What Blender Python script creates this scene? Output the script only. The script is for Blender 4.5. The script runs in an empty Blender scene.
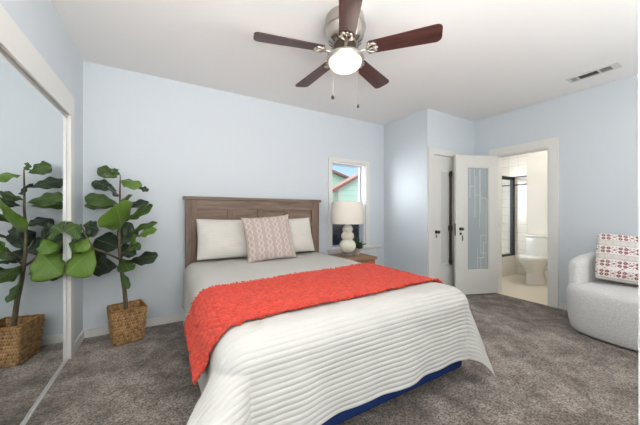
import bpy, bmesh, math, random
import numpy as np
from mathutils import Vector, Matrix, noise as mnoise

random.seed(7)
rng = np.random.default_rng(7)
scene = bpy.context.scene
COL = scene.collection
PI = math.pi

# ---------------------------------------------------------------- camera
cam_d = bpy.data.cameras.new('camera')
cam = bpy.data.objects.new('camera', cam_d)
COL.objects.link(cam)
cam.location = (0, 0, 1.10)
cam.rotation_euler = (PI / 2, 0, -math.radians(29.9))
cam_d.sensor_width = 36.0
cam_d.lens = 36.0 * 270.0 / 640.0
cam_d.shift_y = 0.5 / 640.0
cam_d.clip_start = 0.02
cam_d.clip_end = 500
scene.camera = cam

# ---------------------------------------------------------------- world, lights, exposure
world = bpy.data.worlds.new('sky')
scene.world = world
world.use_nodes = True
wn = world.node_tree
wn.nodes.clear()
w_out = wn.nodes.new('ShaderNodeOutputWorld')
w_bg = wn.nodes.new('ShaderNodeBackground')
w_geo = wn.nodes.new('ShaderNodeTexCoord')
w_sep = wn.nodes.new('ShaderNodeSeparateXYZ')
w_ramp = wn.nodes.new('ShaderNodeValToRGB')
w_ramp.color_ramp.elements[0].position = 0.03
w_ramp.color_ramp.elements[0].color = (0.40, 0.43, 0.46, 1)
w_ramp.color_ramp.elements[1].position = 0.55
w_ramp.color_ramp.elements[1].color = (0.85, 0.9, 0.95, 1)
for p_, c_ in ((0.075, (0.36, 0.41, 0.47, 1)), (0.19, (0.17, 0.31, 0.46, 1)), (0.26, (0.3, 0.4, 0.5, 1))):
    e = w_ramp.color_ramp.elements.new(p_)
    e.color = c_
wn.links.new(w_geo.outputs['Generated'], w_sep.inputs[0])
wn.links.new(w_sep.outputs['Z'], w_ramp.inputs[0])
wn.links.new(w_ramp.outputs[0], w_bg.inputs['Color'])
w_bg.inputs['Strength'].default_value = 2.2
wn.links.new(w_bg.outputs[0], w_out.inputs[0])


def area(name, loc, rot, sx, sy, power, color):
    d = bpy.data.lights.new(name, 'AREA')
    d.shape = 'RECTANGLE'
    d.size, d.size_y = sx, sy
    d.energy = power
    d.color = color
    o = bpy.data.objects.new(name, d)
    o.location = loc
    o.rotation_euler = rot
    COL.objects.link(o)
    return o


# the sun, behind the house: lights the neighbour's wall
sun_d = bpy.data.lights.new('sun', 'SUN')
sun_d.energy = 0.45
sun_d.color = (1.0, 0.95, 0.88)
sun_d.angle = 0.02
sun = bpy.data.objects.new('sun', sun_d)
sun.rotation_euler = (math.radians(50), 0, math.radians(-20))
COL.objects.link(sun)
# added fill lights in front of the two unseen windows behind the camera
area('added_fill_left', (0.25, -0.60, 1.35), (math.radians(100), 0, PI), 1.1, 1.5, 3, (1.0, 0.98, 0.96))
area('added_fill_right', (3.0, -0.60, 1.35), (math.radians(92), 0, PI), 1.2, 1.5, 13, (1.0, 0.98, 0.96))
# added unseen fill lights behind the viewer that brighten the ceiling
area('added_ceiling_fill', (0.15, -0.3, 1.2), (math.radians(172), 0, 0), 1.3, 0.55, 52, (1.0, 0.985, 0.97))
area('added_ceiling_fill', (1.75, -0.3, 1.2), (math.radians(168), 0, 0), 1.5, 0.55, 19, (1.0, 0.985, 0.97))
# added area light outside the bedroom window, brightening the closet wall
closet_fill_l = area('added_closet_wall_fill', (0.65, 4.45, 1.65), (0, 0, 0), 2.0, 1.7, 170, (0.93, 0.97, 1.0))
closet_fill_l.rotation_euler = Vector((1.9, -1.5, -0.45)).to_track_quat('-Z', 'Y').to_euler()
# bathroom ceiling lamp
area('bathroom_lamp', (4.75, 1.65, 2.38), (0, 0, 0), 0.7, 0.7, 9, (1.0, 0.97, 0.92))

scene.view_settings.view_transform = 'Standard'
scene.view_settings.look = 'None'
scene.view_settings.exposure = 0.27
scene.view_settings.gamma = 1.0
scene.view_settings.use_curve_mapping = False


# ---------------------------------------------------------------- materials
def srgb(r, g, b):
    def f(c):
        c /= 255.0
        return c / 12.92 if c <= 0.04045 else ((c + 0.055) / 1.055) ** 2.4
    return (f(r), f(g), f(b), 1.0)


class NT:
    def __init__(s, name):
        s.m = bpy.data.materials.new(name)
        s.m.use_nodes = True
        s.t = s.m.node_tree
        s.b = s.t.nodes['Principled BSDF']
        s.out = s.t.nodes['Material Output']

    def n(s, typ, **kw):
        x = s.t.nodes.new(typ)
        for k, v in kw.items():
            setattr(x, k, v)
        return x

    def link(s, a, b):
        s.t.links.new(a, b)

    def math(s, op, a, b=None, c=None):
        x = s.n('ShaderNodeMath', operation=op)
        for i, v in enumerate((a, b, c)):
            if v is None:
                continue
            if isinstance(v, (int, float)):
                x.inputs[i].default_value = v
            else:
                s.link(v, x.inputs[i])
        return x.outputs[0]

    def mix(s, fac, c1, c2, blend='MIX'):
        x = s.n('ShaderNodeMix', data_type='RGBA', blend_type=blend)
        for sock, v in ((x.inputs[0], fac), (x.inputs[6], c1), (x.inputs[7], c2)):
            if isinstance(v, (int, float, tuple)):
                sock.default_value = v
            else:
                s.link(v, sock)
        return x.outputs[2]

    def noise(s, scale, detail=3, rough=0.5, vec=None, dist=0.0):
        x = s.n('ShaderNodeTexNoise')
        x.inputs['Scale'].default_value = scale
        x.inputs['Detail'].default_value = detail
        x.inputs['Roughness'].default_value = rough
        x.inputs['Distortion'].default_value = dist
        if vec is not None:
            s.link(vec, x.inputs['Vector'])
        return x.outputs[0]

    def obj(s, scale=(1, 1, 1), rot=(0, 0, 0)):
        tc = s.n('ShaderNodeTexCoord')
        mp = s.n('ShaderNodeMapping')
        mp.inputs['Scale'].default_value = scale
        mp.inputs['Rotation'].default_value = rot
        s.link(tc.outputs['Object'], mp.inputs['Vector'])
        return mp.outputs[0]

    def ramp(s, fac, stops):
        x = s.n('ShaderNodeValToRGB')
        cr = x.color_ramp
        cr.elements[0].position, cr.elements[0].color = stops[0]
        cr.elements[1].position, cr.elements[1].color = stops[-1]
        for p, c in stops[1:-1]:
            el = cr.elements.new(p)
            el.color = c
        s.link(fac, x.inputs[0])
        return x.outputs[0]

    def bump(s, h, strength, dist=0.01):
        x = s.n('ShaderNodeBump')
        x.inputs['Strength'].default_value = strength
        x.inputs['Distance'].default_value = dist
        s.link(h, x.inputs['Height'])
        s.link(x.outputs[0], s.b.inputs['Normal'])

    def color(s, c):
        if isinstance(c, tuple):
            s.b.inputs['Base Color'].default_value = c
        else:
            s.link(c, s.b.inputs['Base Color'])

    def set(s, rough=0.5, metal=0.0, spec=0.5, **kw):
        s.b.inputs['Roughness'].default_value = rough
        s.b.inputs['Metallic'].default_value = metal
        s.b.inputs['Specular IOR Level'].default_value = spec
        for k, v in kw.items():
            s.b.inputs[k.replace('_', ' ')].default_value = v


def simple(name, c, rough=0.5, metal=0.0, spec=0.4, bump=0.0, bscale=60, var=0.0, vscale=6):
    t = NT(name)
    if var:
        nz = t.noise(vscale, 3, 0.55, t.obj())
        d = tuple(x * (1 - var) for x in c[:3]) + (1,)
        l = tuple(min(1, x * (1 + var)) for x in c[:3]) + (1,)
        t.color(t.ramp(nz, [(0.3, d), (0.7, l)]))
    else:
        t.color(c)
    t.set(rough, metal, spec)
    if bump:
        t.bump(t.noise(bscale, 2, 0.5, t.obj()), bump, 0.005)
    return t.m


def attr_mat(name, rough=0.9, spec=0.2, bscale=0, bump=0.0, sheen=0.0):
    t = NT(name)
    a = t.n('ShaderNodeAttribute', attribute_name='tint')
    t.color(a.outputs['Color'])
    t.set(rough, 0, spec)
    if sheen:
        t.b.inputs['Sheen Weight'].default_value = sheen
    if bump:
        t.bump(t.noise(bscale, 2, 0.6, t.obj()), bump, 0.004)
    return t.m


def wood(name, dark, mid, light, axis='X', rough=0.6, scale=1.0):
    t = NT(name)
    sc = {'X': (1.2, 16, 16), 'Y': (16, 1.2, 16), 'Z': (16, 16, 1.2)}[axis]
    sc = tuple(v * scale for v in sc)
    v = t.obj(sc)
    n1 = t.noise(1.6, 6, 0.62, v, 0.6)
    n2 = t.noise(7.0, 3, 0.6, v, 0.2)
    f = t.math('ADD', t.math('MULTIPLY', n1, 0.75), t.math('MULTIPLY', n2, 0.25))
    t.color(t.ramp(f, [(0.32, dark), (0.5, mid), (0.7, light)]))
    t.set(rough, 0, 0.3)
    t.bump(f, 0.12, 0.003)
    return t.m


M = {}
M['wall'] = simple('pale_blue_wall_paint', srgb(214, 221, 226), 0.65, 0, 0.25, 0.05, 180)
M['ceiling'] = simple('warm_white_ceiling_paint', srgb(240, 239, 237), 0.8, 0, 0.15, 0.08, 120)
M['trim'] = simple('white_trim_paint', srgb(231, 230, 225), 0.35, 0, 0.45)
M['door'] = simple('off_white_door_paint', srgb(226, 225, 219), 0.4, 0, 0.4)
M['vinyl'] = simple('white_window_vinyl', srgb(238, 240, 242), 0.35, 0, 0.4)
M['sash'] = simple('backlit_vinyl_sash', srgb(190, 192, 200), 0.45)  # white vinyl seen against the light; its shade is put into this grey
M['nickel'] = simple('brushed_nickel', srgb(196, 190, 182), 0.28, 1.0)
M['chrome'] = simple('polished_chrome', srgb(215, 215, 215), 0.1, 1.0)
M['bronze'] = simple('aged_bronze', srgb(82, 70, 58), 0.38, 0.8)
M['black'] = simple('black_metal', srgb(46, 48, 50), 0.4, 0.4)
M['dark'] = simple('dark_void', srgb(70, 70, 68), 0.9)
M['alu'] = simple('white_door_stile_metal', srgb(228, 229, 230), 0.35, 0.1)
M['ceramic'] = simple('glazed_white_ceramic', srgb(240, 237, 230), 0.12, 0, 0.5)
M['tub'] = simple('cream_enamel', srgb(236, 230, 218), 0.2, 0, 0.5)
M['blue'] = simple('navy_ticking_fabric', srgb(38, 60, 112), 0.9, 0, 0.1, 0.2, 300, 0.12, 30)
M['pot'] = simple('speckled_grey_ceramic', srgb(190, 182, 170), 0.5, 0, 0.4, 0, 60, 0.12, 60)
M['soil'] = simple('dark_potting_moss', srgb(70, 55, 40), 0.95, 0, 0.1, 0.5, 90, 0.3, 40)
M['bark'] = simple('fig_bark', srgb(112, 100, 82), 0.85, 0, 0.2, 0.4, 90, 0.25, 25)
M['bath_floor'] = simple('cream_bath_floor', srgb(232, 222, 204), 0.35, 0, 0.4)
M['bath_wall'] = simple('warm_white_bath_paint', srgb(240, 234, 224), 0.6, 0, 0.3)
M['shade'] = None

M['head_x'] = wood('weathered_brown_wood_across', srgb(98, 82, 70), srgb(132, 113, 99), srgb(158, 138, 122), 'X')
M['head_z'] = wood('weathered_brown_wood_upright', srgb(96, 80, 68), srgb(128, 109, 95), srgb(152, 132, 117), 'Z')
M['stand'] = wood('warm_brown_nightstand_wood', srgb(122, 88, 66), srgb(154, 116, 90), srgb(176, 140, 112), 'X')
M['walnut'] = wood('dark_walnut_blade', srgb(50, 31, 28), srgb(74, 46, 42), srgb(96, 62, 56), 'X', 0.32, 0.8)

# carpet
t = NT('taupe_cut_pile_carpet')
v = t.obj()
big = t.noise(2.3, 5, 0.68, v, 0.5)
mid = t.noise(9.0, 4, 0.65, v, 0.4)
fine = t.noise(85, 3, 0.85, v)
f = t.math('ADD', t.math('MULTIPLY', big, 0.60), t.math('MULTIPLY', mid, 0.40))
c1 = t.ramp(f, [(0.40, srgb(96, 85, 76)), (0.5, srgb(130, 118, 108)), (0.60, srgb(164, 152, 142))])
c2 = t.ramp(fine, [(0.38, (0.30, 0.30, 0.30, 1)), (0.62, (1.75, 1.75, 1.75, 1))])
t.color(t.mix(1.0, c1, c2, 'MULTIPLY'))
t.set(1.0, 0, 0.05)
t.b.inputs['Sheen Weight'].default_value = 0.25
t.bump(t.math('ADD', fine, t.math('MULTIPLY', mid, 0.6)), 0.9, 0.012)
M['carpet'] = t.m

# mirror, glass
t = NT('silver_mirror')
t.color((0.86, 0.89, 0.89, 1))
t.set(0.0, 1.0)
M['mirror'] = t.m


def glass(name, tint, refl, frost=0.0, frost_col=(0.8, 0.85, 0.86, 1)):
    t = NT(name)
    tr = t.n('ShaderNodeBsdfTransparent')
    tr.inputs['Color'].default_value = tint
    gl = t.n('ShaderNodeBsdfGlossy')
    gl.inputs['Roughness'].default_value = 0.02
    mx = t.n('ShaderNodeMixShader')
    mx.inputs[0].default_value = refl
    t.link(tr.outputs[0], mx.inputs[1])
    t.link(gl.outputs[0], mx.inputs[2])
    last = mx.outputs[0]
    if frost:
        df = t.n('ShaderNodeBsdfDiffuse')
        df.inputs['Color'].default_value = frost_col
        m2 = t.n('ShaderNodeMixShader')
        m2.inputs[0].default_value = frost
        t.link(last, m2.inputs[1])
        t.link(df.outputs[0], m2.inputs[2])
        last = m2.outputs[0]
    t.link(last, t.out.inputs['Surface'])
    t.m.node_tree.nodes.remove(t.b)
    return t.m


M['glass'] = glass('clear_window_glass', (0.97, 0.98, 0.98, 1), 0.04)
M['screen'] = glass('dark_insect_screen', (0.28, 0.29, 0.32, 1), 0.02, 0.06, (0.04, 0.04, 0.05, 1))
M['etched'] = glass('pale_etched_glass', (0.88, 0.93, 0.94, 1), 0.07, 0.34, (0.80, 0.87, 0.89, 1))
M['bright_mirror'] = glass('painted_reflection_mirror', (0.9, 0.9, 0.88, 1), 0.75, 0.62, (0.95, 0.95, 0.92, 1))  # white mixed in stands for the bright reflection of the door's back
M['etch_line'] = glass('frosted_etch', (0.9, 0.95, 0.95, 1), 0.02, 0.6, (0.95, 0.97, 0.97, 1))
M['acrylic'] = glass('clear_acrylic', (0.86, 0.88, 0.88, 1), 0.12, 0.12)

# lit lamp bowl
t = NT('lit_frosted_bowl')
t.color((0.62, 0.60, 0.55, 1))
t.set(0.4)
t.b.inputs['Emission Color'].default_value = (1.0, 0.90, 0.74, 1)
lw = t.n('ShaderNodeLayerWeight')
lw.inputs['Blend'].default_value = 0.4
t.b.inputs['Emission Strength'].default_value = 0.5
M['bowl'] = t.m

# linen shade
t = NT('cream_linen_shade')
v = t.obj((1, 1, 1))
nz = t.noise(220, 2, 0.7, v)
t.color(t.ramp(nz, [(0.35, srgb(236, 229, 216)), (0.65, srgb(246, 240, 229))]))
t.set(0.9, 0, 0.1)
t.b.inputs['Transmission Weight'].default_value = 0.0
M['shade'] = t.m

# fabrics
M['pillow_white'] = attr_mat('white_striped_cotton', 0.95, 0.1, 400, 0.1)
M['pattern'] = attr_mat('tint_printed_linen', 0.95, 0.1, 300, 0.2)
M['woven'] = attr_mat('woven_band_fabric', 0.95, 0.1, 300, 0.25)
M['basket'] = attr_mat('woven_water_hyacinth', 0.75, 0.25, 200, 0.25)
M['coverlet'] = simple('ivory_quilted_cotton', srgb(202, 200, 195), 0.95, 0, 0.1, 0.08, 350)
M['throw'] = attr_mat('coral_chenille', 0.95, 0.1, 260, 0.5, 0.15)
t = NT('pale_boucle')
v = t.obj()
nz = t.noise(95, 3, 0.75, v)
t.color(t.ramp(nz, [(0.3, srgb(216, 215, 214)), (0.7, srgb(246, 245, 243))]))
t.set(1.0, 0, 0.1)
t.b.inputs['Sheen Weight'].default_value = 0.2
t.bump(nz, 0.8, 0.012)
M['boucle'] = t.m

# leaves
t = NT('fiddle_leaf')
a = t.n('ShaderNodeAttribute', attribute_name='tint')
uv = t.n('ShaderNodeUVMap')
sp = t.n('ShaderNodeSeparateXYZ')
t.link(uv.outputs[0], sp.inputs[0])
s_ = t.math('ABSOLUTE', t.math('SUBTRACT', sp.outputs[0], 0.5))
midv = t.math('LESS_THAN', s_, 0.018)
k = t.math('FRACT', t.math('SUBTRACT', t.math('MULTIPLY', sp.outputs[1], 6.5), t.math('MULTIPLY', s_, 5.0)))
side = t.math('LESS_THAN', k, 0.09)
vein = t.math('MAXIMUM', midv, t.math('MULTIPLY', side, 0.6))
nz = t.noise(22, 3, 0.6, t.obj())
col = t.mix(t.math('MULTIPLY', nz, 0.5), a.outputs['Color'], (0.30, 0.42, 0.14, 1), 'OVERLAY')
t.color(t.mix(t.math('MULTIPLY', vein, 0.45), col, (0.26, 0.36, 0.13, 1)))
t.set(0.42, 0, 0.4)
t.bump(t.math('MULTIPLY', vein, -1.0), 0.4, 0.004)
M['leaf'] = t.m

# bathroom wall tile with a dark pencil liner
t = NT('cream_square_wall_tile')
v = t.obj()
br = t.n('ShaderNodeTexBrick')
br.offset = 0.0
br.inputs['Color1'].default_value = srgb(240, 234, 222)
br.inputs['Color2'].default_value = srgb(236, 229, 216)
br.inputs['Mortar'].default_value = srgb(214, 206, 194)
br.inputs['Scale'].default_value = 1.0
br.inputs['Mortar Size'].default_value = 0.004
br.inputs['Brick Width'].default_value = 0.15
br.inputs['Row Height'].default_value = 0.15
sx = t.n('ShaderNodeSeparateXYZ')
t.link(v, sx.inputs[0])
cx = t.n('ShaderNodeCombineXYZ')
t.link(t.math('ADD', sx.outputs[0], sx.outputs[1]), cx.inputs[0])
t.link(sx.outputs[2], cx.inputs[1])
t.link(cx.outputs[0], br.inputs['Vector'])
t.color(br.outputs['Color'])
t.set(0.2, 0, 0.5)
M['tile'] = t.m
M['liner'] = simple('dark_tile_liner', srgb(96, 92, 92), 0.3)

# outside
M['mint'] = None
t = NT('mint_green_lap_siding')
v = t.obj()
sx = t.n('ShaderNodeSeparateXYZ')
t.link(v, sx.inputs[0])
fr = t.math('FRACT', t.math('MULTIPLY', sx.outputs[2], 5.0))
t.color(t.mix(t.math('LESS_THAN', fr, 0.08), srgb(196, 222, 202), srgb(170, 198, 178)))
t.set(0.8)
M['mint'] = t.m
M['fascia'] = simple('red_brown_fascia', srgb(150, 92, 84), 0.7)
M['soffit'] = simple('pale_soffit', srgb(214, 205, 196), 0.8)
M['roof'] = simple('grey_pink_shingle', srgb(186, 150, 140), 0.9, 0, 0.2, 0.3, 40, 0.15, 12)
M['brick'] = simple('red_brick_base', srgb(134, 84, 76), 0.9, 0, 0.2, 0.2, 30, 0.2, 10)
M['ground'] = simple('grey_driveway', srgb(120, 118, 116), 0.9, 0, 0.1, 0.2, 30, 0.15, 3)
M['car'] = simple('dark_blue_car_paint', srgb(36, 44, 62), 0.2, 0.3)
M['car_glass'] = simple('dark_car_glass', srgb(30, 36, 44), 0.05, 0, 0.6)
M['rubber'] = simple('black_rubber', srgb(28, 28, 28), 0.9)
M['post_grey'] = simple('grey_painted_post', srgb(150, 150, 160), 0.8)
M['wax'] = simple('warm_white_glaze', srgb(232, 226, 210), 0.18, 0, 0.5, 0, 60, 0.04, 5)
M['spike'] = simple('dark_green_succulent', srgb(50, 74, 44), 0.6, 0, 0.3, 0, 60, 0.3, 50)
M['fleck'] = simple('vent_enamel', srgb(214, 212, 208), 0.4)
M['vent_dark'] = simple('vent_louver_grey', srgb(150, 149, 146), 0.5)

# ---------------------------------------------------------------- builders
ORG = {}


class MB:
    """Collects shapes in world coordinates and links them as one mesh object."""

    def __init__(s):
        s.v = []
        s.f = []
        s.tint = None
        s.uv = None

    def add(s, vs, fs):
        b = len(s.v)
        s.v += [tuple(map(float, p)) for p in vs]
        s.f += [tuple(b + i for i in f) for f in fs]
        return s

    def box(s, x0, x1, y0, y1, z0, z1, bev=0.0):
        if bev <= 0:
            vs = [(x, y, z) for x in (x0, x1) for y in (y0, y1) for z in (z0, z1)]
            return s.add(vs, [(0, 1, 3, 2), (4, 6, 7, 5), (0, 4, 5, 1), (2, 3, 7, 6), (0, 2, 6, 4), (1, 5, 7, 3)])
        bm = bmesh.new()
        bmesh.ops.create_cube(bm, size=1.0)
        for q in bm.verts:
            q.co = Vector(((x0 + x1) / 2 + q.co.x * (x1 - x0), (y0 + y1) / 2 + q.co.y * (y1 - y0), (z0 + z1) / 2 + q.co.z * (z1 - z0)))
        bmesh.ops.bevel(bm, geom=list(bm.edges), offset=bev, segments=3, profile=0.6, affect='EDGES')
        bm.verts.index_update()
        s.add([q.co for q in bm.verts], [[w.index for w in f.verts] for f in bm.faces])
        bm.free()
        return s

    def lathe(s, prof, c=(0, 0), n=32, cap=True):
        vs, fs = [], []
        for r, z in prof:
            for i in range(n):
                a = 2 * PI * i / n
                vs.append((c[0] + r * math.cos(a), c[1] + r * math.sin(a), z))
        for j in range(len(prof) - 1):
            for i in range(n):
                k = (i + 1) % n
                fs.append((j * n + i, j * n + k, (j + 1) * n + k, (j + 1) * n + i))
        if cap:
            fs.append(tuple(range(n))[::-1])
            fs.append(tuple((len(prof) - 1) * n + i for i in range(n)))
        return s.add(vs, fs)

    def tube(s, pts, r, n=10, cap=True):
        pts = [Vector(p) for p in pts]
        rs = r if isinstance(r, (list, tuple)) else [r] * len(pts)
        vs, fs = [], []
        prev = None
        for i, p in enumerate(pts):
            d = (pts[min(i + 1, len(pts) - 1)] - pts[max(i - 1, 0)]).normalized()
            if prev is None:
                u = d.orthogonal().normalized()
            else:
                u = (prev - d * prev.dot(d)).normalized()
            prev = u
            w = d.cross(u)
            for k in range(n):
                a = 2 * PI * k / n
                vs.append(p + (u * math.cos(a) + w * math.sin(a)) * rs[i])
        for j in range(len(pts) - 1):
            for k in range(n):
                q = (k + 1) % n
                fs.append((j * n + k, j * n + q, (j + 1) * n + q, (j + 1) * n + k))
        if cap:
            fs.append(tuple(range(n))[::-1])
            fs.append(tuple((len(pts) - 1) * n + k for k in range(n)))
        return s.add(vs, fs)

    def prism(s, poly, axis, a0, a1):
        """poly: 2D outline; axis: the extrusion axis."""
        def mk(p, a):
            return {'X': (a, p[0], p[1]), 'Y': (p[0], a, p[1]), 'Z': (p[0], p[1], a)}[axis]
        n = len(poly)
        vs = [mk(p, a0) for p in poly] + [mk(p, a1) for p in poly]
        fs = [tuple(range(n)), tuple(range(2 * n - 1, n - 1, -1))]
        fs += [(i, n + i, n + (i + 1) % n, (i + 1) % n) for i in range(n)]
        return s.add(vs, fs)

    def grid(s, P, closed_u=False):
        """P: array (nu, nv, 3)."""
        nu, nv = P.shape[:2]
        fs = []
        for i in range(nu if closed_u else nu - 1):
            k = (i + 1) % nu
            for j in range(nv - 1):
                fs.append((i * nv + j, k * nv + j, k * nv + j + 1, i * nv + j + 1))
        return s.add(P.reshape(-1, 3).tolist(), fs)

    def xform(s, fn, start=0):
        for i in range(start, len(s.v)):
            s.v[i] = tuple(fn(Vector(s.v[i])))
        return s

    def build(s, name, mat, parent=None, smooth=False, sub=0, solid=0.0):
        me = bpy.data.meshes.new(name)
        org = ORG.get(parent.name, Vector((0, 0, 0))) if parent else Vector((0, 0, 0))
        if parent:
            vs = [tuple(Vector(p) - org) for p in s.v]
        else:
            a = np.array(s.v)
            lo, hi = a.min(0), a.max(0)
            org = Vector(((lo[0] + hi[0]) / 2, (lo[1] + hi[1]) / 2, lo[2]))
            vs = [tuple(Vector(p) - org) for p in s.v]
        me.from_pydata(vs, [], s.f)
        bm = bmesh.new()
        bm.from_mesh(me)
        bmesh.ops.recalc_face_normals(bm, faces=bm.faces)
        bm.to_mesh(me)
        bm.free()
        if smooth:
            me.shade_smooth()
            if smooth == 'auto':
                me.set_sharp_from_angle(angle=math.radians(40))
        if s.tint is not None:
            at = me.color_attributes.new('tint', 'FLOAT_COLOR', 'POINT')
            arr = np.ones((len(s.v), 4), dtype=np.float32)
            arr[:, :3] = np.array(s.tint)[:, :3]
            at.data.foreach_set('color', arr.ravel())
        if s.uv is not None:
            ul = me.uv_layers.new(name='UVMap')
            li = np.zeros(len(me.loops), dtype=np.int32)
            me.loops.foreach_get('vertex_index', li)
            ul.data.foreach_set('uv', np.array(s.uv, dtype=np.float32)[li].ravel())
        me.materials.append(mat)
        o = bpy.data.objects.new(name, me)
        COL.objects.link(o)
        if parent:
            o.parent = parent
        else:
            o.location = org
        ORG[o.name] = org
        if solid:
            m = o.modifiers.new('thickness', 'SOLIDIFY')
            m.thickness = solid
            m.offset = -1
        if sub:
            m = o.modifiers.new('smooth', 'SUBSURF')
            m.levels = m.render_levels = sub
        return o


def box(name, mat, parent, *a, bev=0.0):
    return MB().box(*a, bev=bev).build(name, mat, parent, smooth='auto' if bev else False)


def tag(o, label, cat, group=None, kind=None):
    o['label'] = label
    o['category'] = cat
    if group:
        o['group'] = group
    if kind:
        o['kind'] = kind
    return o


def thing(name, loc, label, cat, group=None, kind=None):
    o = bpy.data.objects.new(name, None)
    o.empty_display_size = 0.1
    o.location = loc
    COL.objects.link(o)
    ORG[o.name] = Vector(loc)
    return tag(o, label, cat, group, kind)


def struct(o, label, cat):
    return tag(o, label, cat, None, 'structure')


# ================================================================ SETTING
XL, XR, YB, YF, H = -0.625, 3.95, 3.10, -0.66, 2.44
BX, BY = 2.912, 2.31          # the closet bump-out: its side plane and its near face
T = 0.12

# floor
struct(box('floor', M['carpet'], None, XL - 0.3, XR, YF - 0.1, YB, -0.12, 0.0), 'taupe cut pile carpet with brushed light and dark patches', 'floor')
# ceiling
struct(box('ceiling', M['ceiling'], None, XL - 0.3, XR + 1.75, YF - 0.1, YB + 0.35, H, H + 0.1), 'smooth warm white ceiling', 'ceiling')

# back wall with the window opening
WX0, WX1, WZ0, WZ1 = 1.965, 2.545, 0.615, 1.80
m = MB()
m.box(XL - 0.3, WX0, YB, YB + T, 0, H)
m.box(WX1, BX, YB, YB + T, 0, H)
m.box(WX0, WX1, YB, YB + T, 0, WZ0)
m.box(WX0, WX1, YB, YB + T, WZ1, H)
struct(m.build('wall_back', M['wall']), 'pale blue wall behind the headboard with the window in it', 'wall')

# left wall with the closet opening
CY0, CY1, CZ = 0.10, 2.70, 1.835
m = MB()
m.box(XL - T, XL, CY1 + 0.012, YB, 0, H)
m.box(XL - T, XL, YF, CY0, 0, H)
m.box(XL - T, XL, CY0, CY1 + 0.012, CZ, H)
m.box(XL - 0.3, XL - 0.2, YF, YB, 0, H)
struct(m.build('wall_left', M['wall']), 'pale blue wall above and beside the mirrored closet', 'wall')

# bump-out: side face with the added light's glow, near face with the closet door
DX0, DX1, DZ = 3.02, 3.70, 1.865
m = MB()
m.box(BX, BX + 0.1, BY, YB + T, 0, H)
struct(m.build('wall_closet_side', M['wall']), 'pale blue side of the closet bump-out beside the window', 'wall')
m = MB()
m.box(BX + 0.1, DX0, BY, BY + 0.1, 0, H)
m.box(DX1, XR, BY, BY + 0.1, 0, H)
m.box(DX0, DX1, BY, BY + 0.1, DZ, H)
m.box(BX + 0.1, XR, BY + 0.45, BY + 0.5, 0, H)
struct(m.build('wall_closet_front', M['wall']), 'pale blue wall over the narrow closet door', 'wall')

# right wall with the bathroom doorway
RY0, RY1, RZ = 1.422, 2.012, 1.885
m = MB()
m.box(XR, XR + T, YF, RY0, 0, H)
m.box(XR, XR + T, RY1, BY + 0.2, 0, H)
m.box(XR, XR + T, RY0, RY1, RZ, H)
struct(m.build('wall_right', M['wall']), 'pale blue wall behind the armchair with the bathroom doorway', 'wall')

# wall behind the camera with openings for two added windows
m = MB()
for x0, x1, z0, z1 in ((XL - T, -0.35, 0, H), (0.85, 1.45, 0, H), (3.65, XR, 0, H), (-0.35, 0.85, 0, 0.55), (1.45, 3.65, 0, 0.55), (-0.35, 0.85, 2.15, H), (1.45, 3.65, 2.15, H)):
    m.box(x0, x1, YF - 0.1, YF, z0, z1)
struct(m.build('wall_front', M['wall']), 'pale blue wall behind the viewer', 'wall')

# two added windows, unseen behind the viewer; their opaque shades block the sun
for k, (x0, x1) in enumerate(((-0.35, 0.85), (1.45, 3.65))):
    wv = thing('window_%d' % (2 + k), ((x0 + x1) / 2, YF, 0.55), ('window added unseen behind the viewer, its white shade blocking the sun', 'wide window added unseen behind the viewer, its white shade blocking the sun')[k], 'window', None, 'structure')
    box('shade', M['vinyl'], wv, x0, x1, YF - 0.06, YF - 0.05, 0.55, 2.15)

# baseboards
bb = MB().box(XL, BX, YB - 0.014, YB, 0, 0.072)
struct(bb.build('baseboard_back', M['trim']), 'white baseboard along the headboard wall', 'baseboard')
struct(MB().box(XL, XL + 0.014, 2.79, YB - 0.014, 0, 0.072).build('baseboard_left', M['trim']), 'short white baseboard between closet and corner', 'baseboard')
struct(MB().box(BX - 0.014, BX, BY, YB - 0.014, 0, 0.072).build('baseboard_closet', M['trim']), 'white baseboard along the closet bump-out', 'baseboard')
struct(MB().box(XR - 0.014, XR, YF, RY0 - 0.1, 0, 0.072).build('baseboard_right', M['trim']), 'white baseboard behind the armchair', 'baseboard')

# closet casing (trim), header, floor track
m = MB()
m.box(XL, XL + 0.013, CY1, CY1 + 0.085, 0, CZ + 0.165)
m.box(XL, XL + 0.013, 0.0, CY1, CZ, CZ + 0.165)
m.box(XL - T, XL, CY1, CY1 + 0.0118, 0, CZ)
struct(m.build('trim_1', M['trim']), 'white casing with deep header around the mirrored closet', 'trim')
m = MB()
m.box(XL - 0.075, XL - 0.004, CY0, CY1, CZ - 0.006, CZ)
m.box(XL - 0.010, XL - 0.006, CY0, CY1, CZ - 0.022, CZ)
struct(m.build('trim_2', M['nickel']), 'metal top track under the closet header', 'track')
m = MB()
m.box(XL - 0.075, XL - 0.002, CY0, CY1, 0, 0.006)
m.box(XL - 0.008, XL - 0.003, CY0, CY1, 0, 0.012)
struct(m.build('trim_3', M['trim']), 'white floor track along the mirrored closet', 'track')

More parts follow.
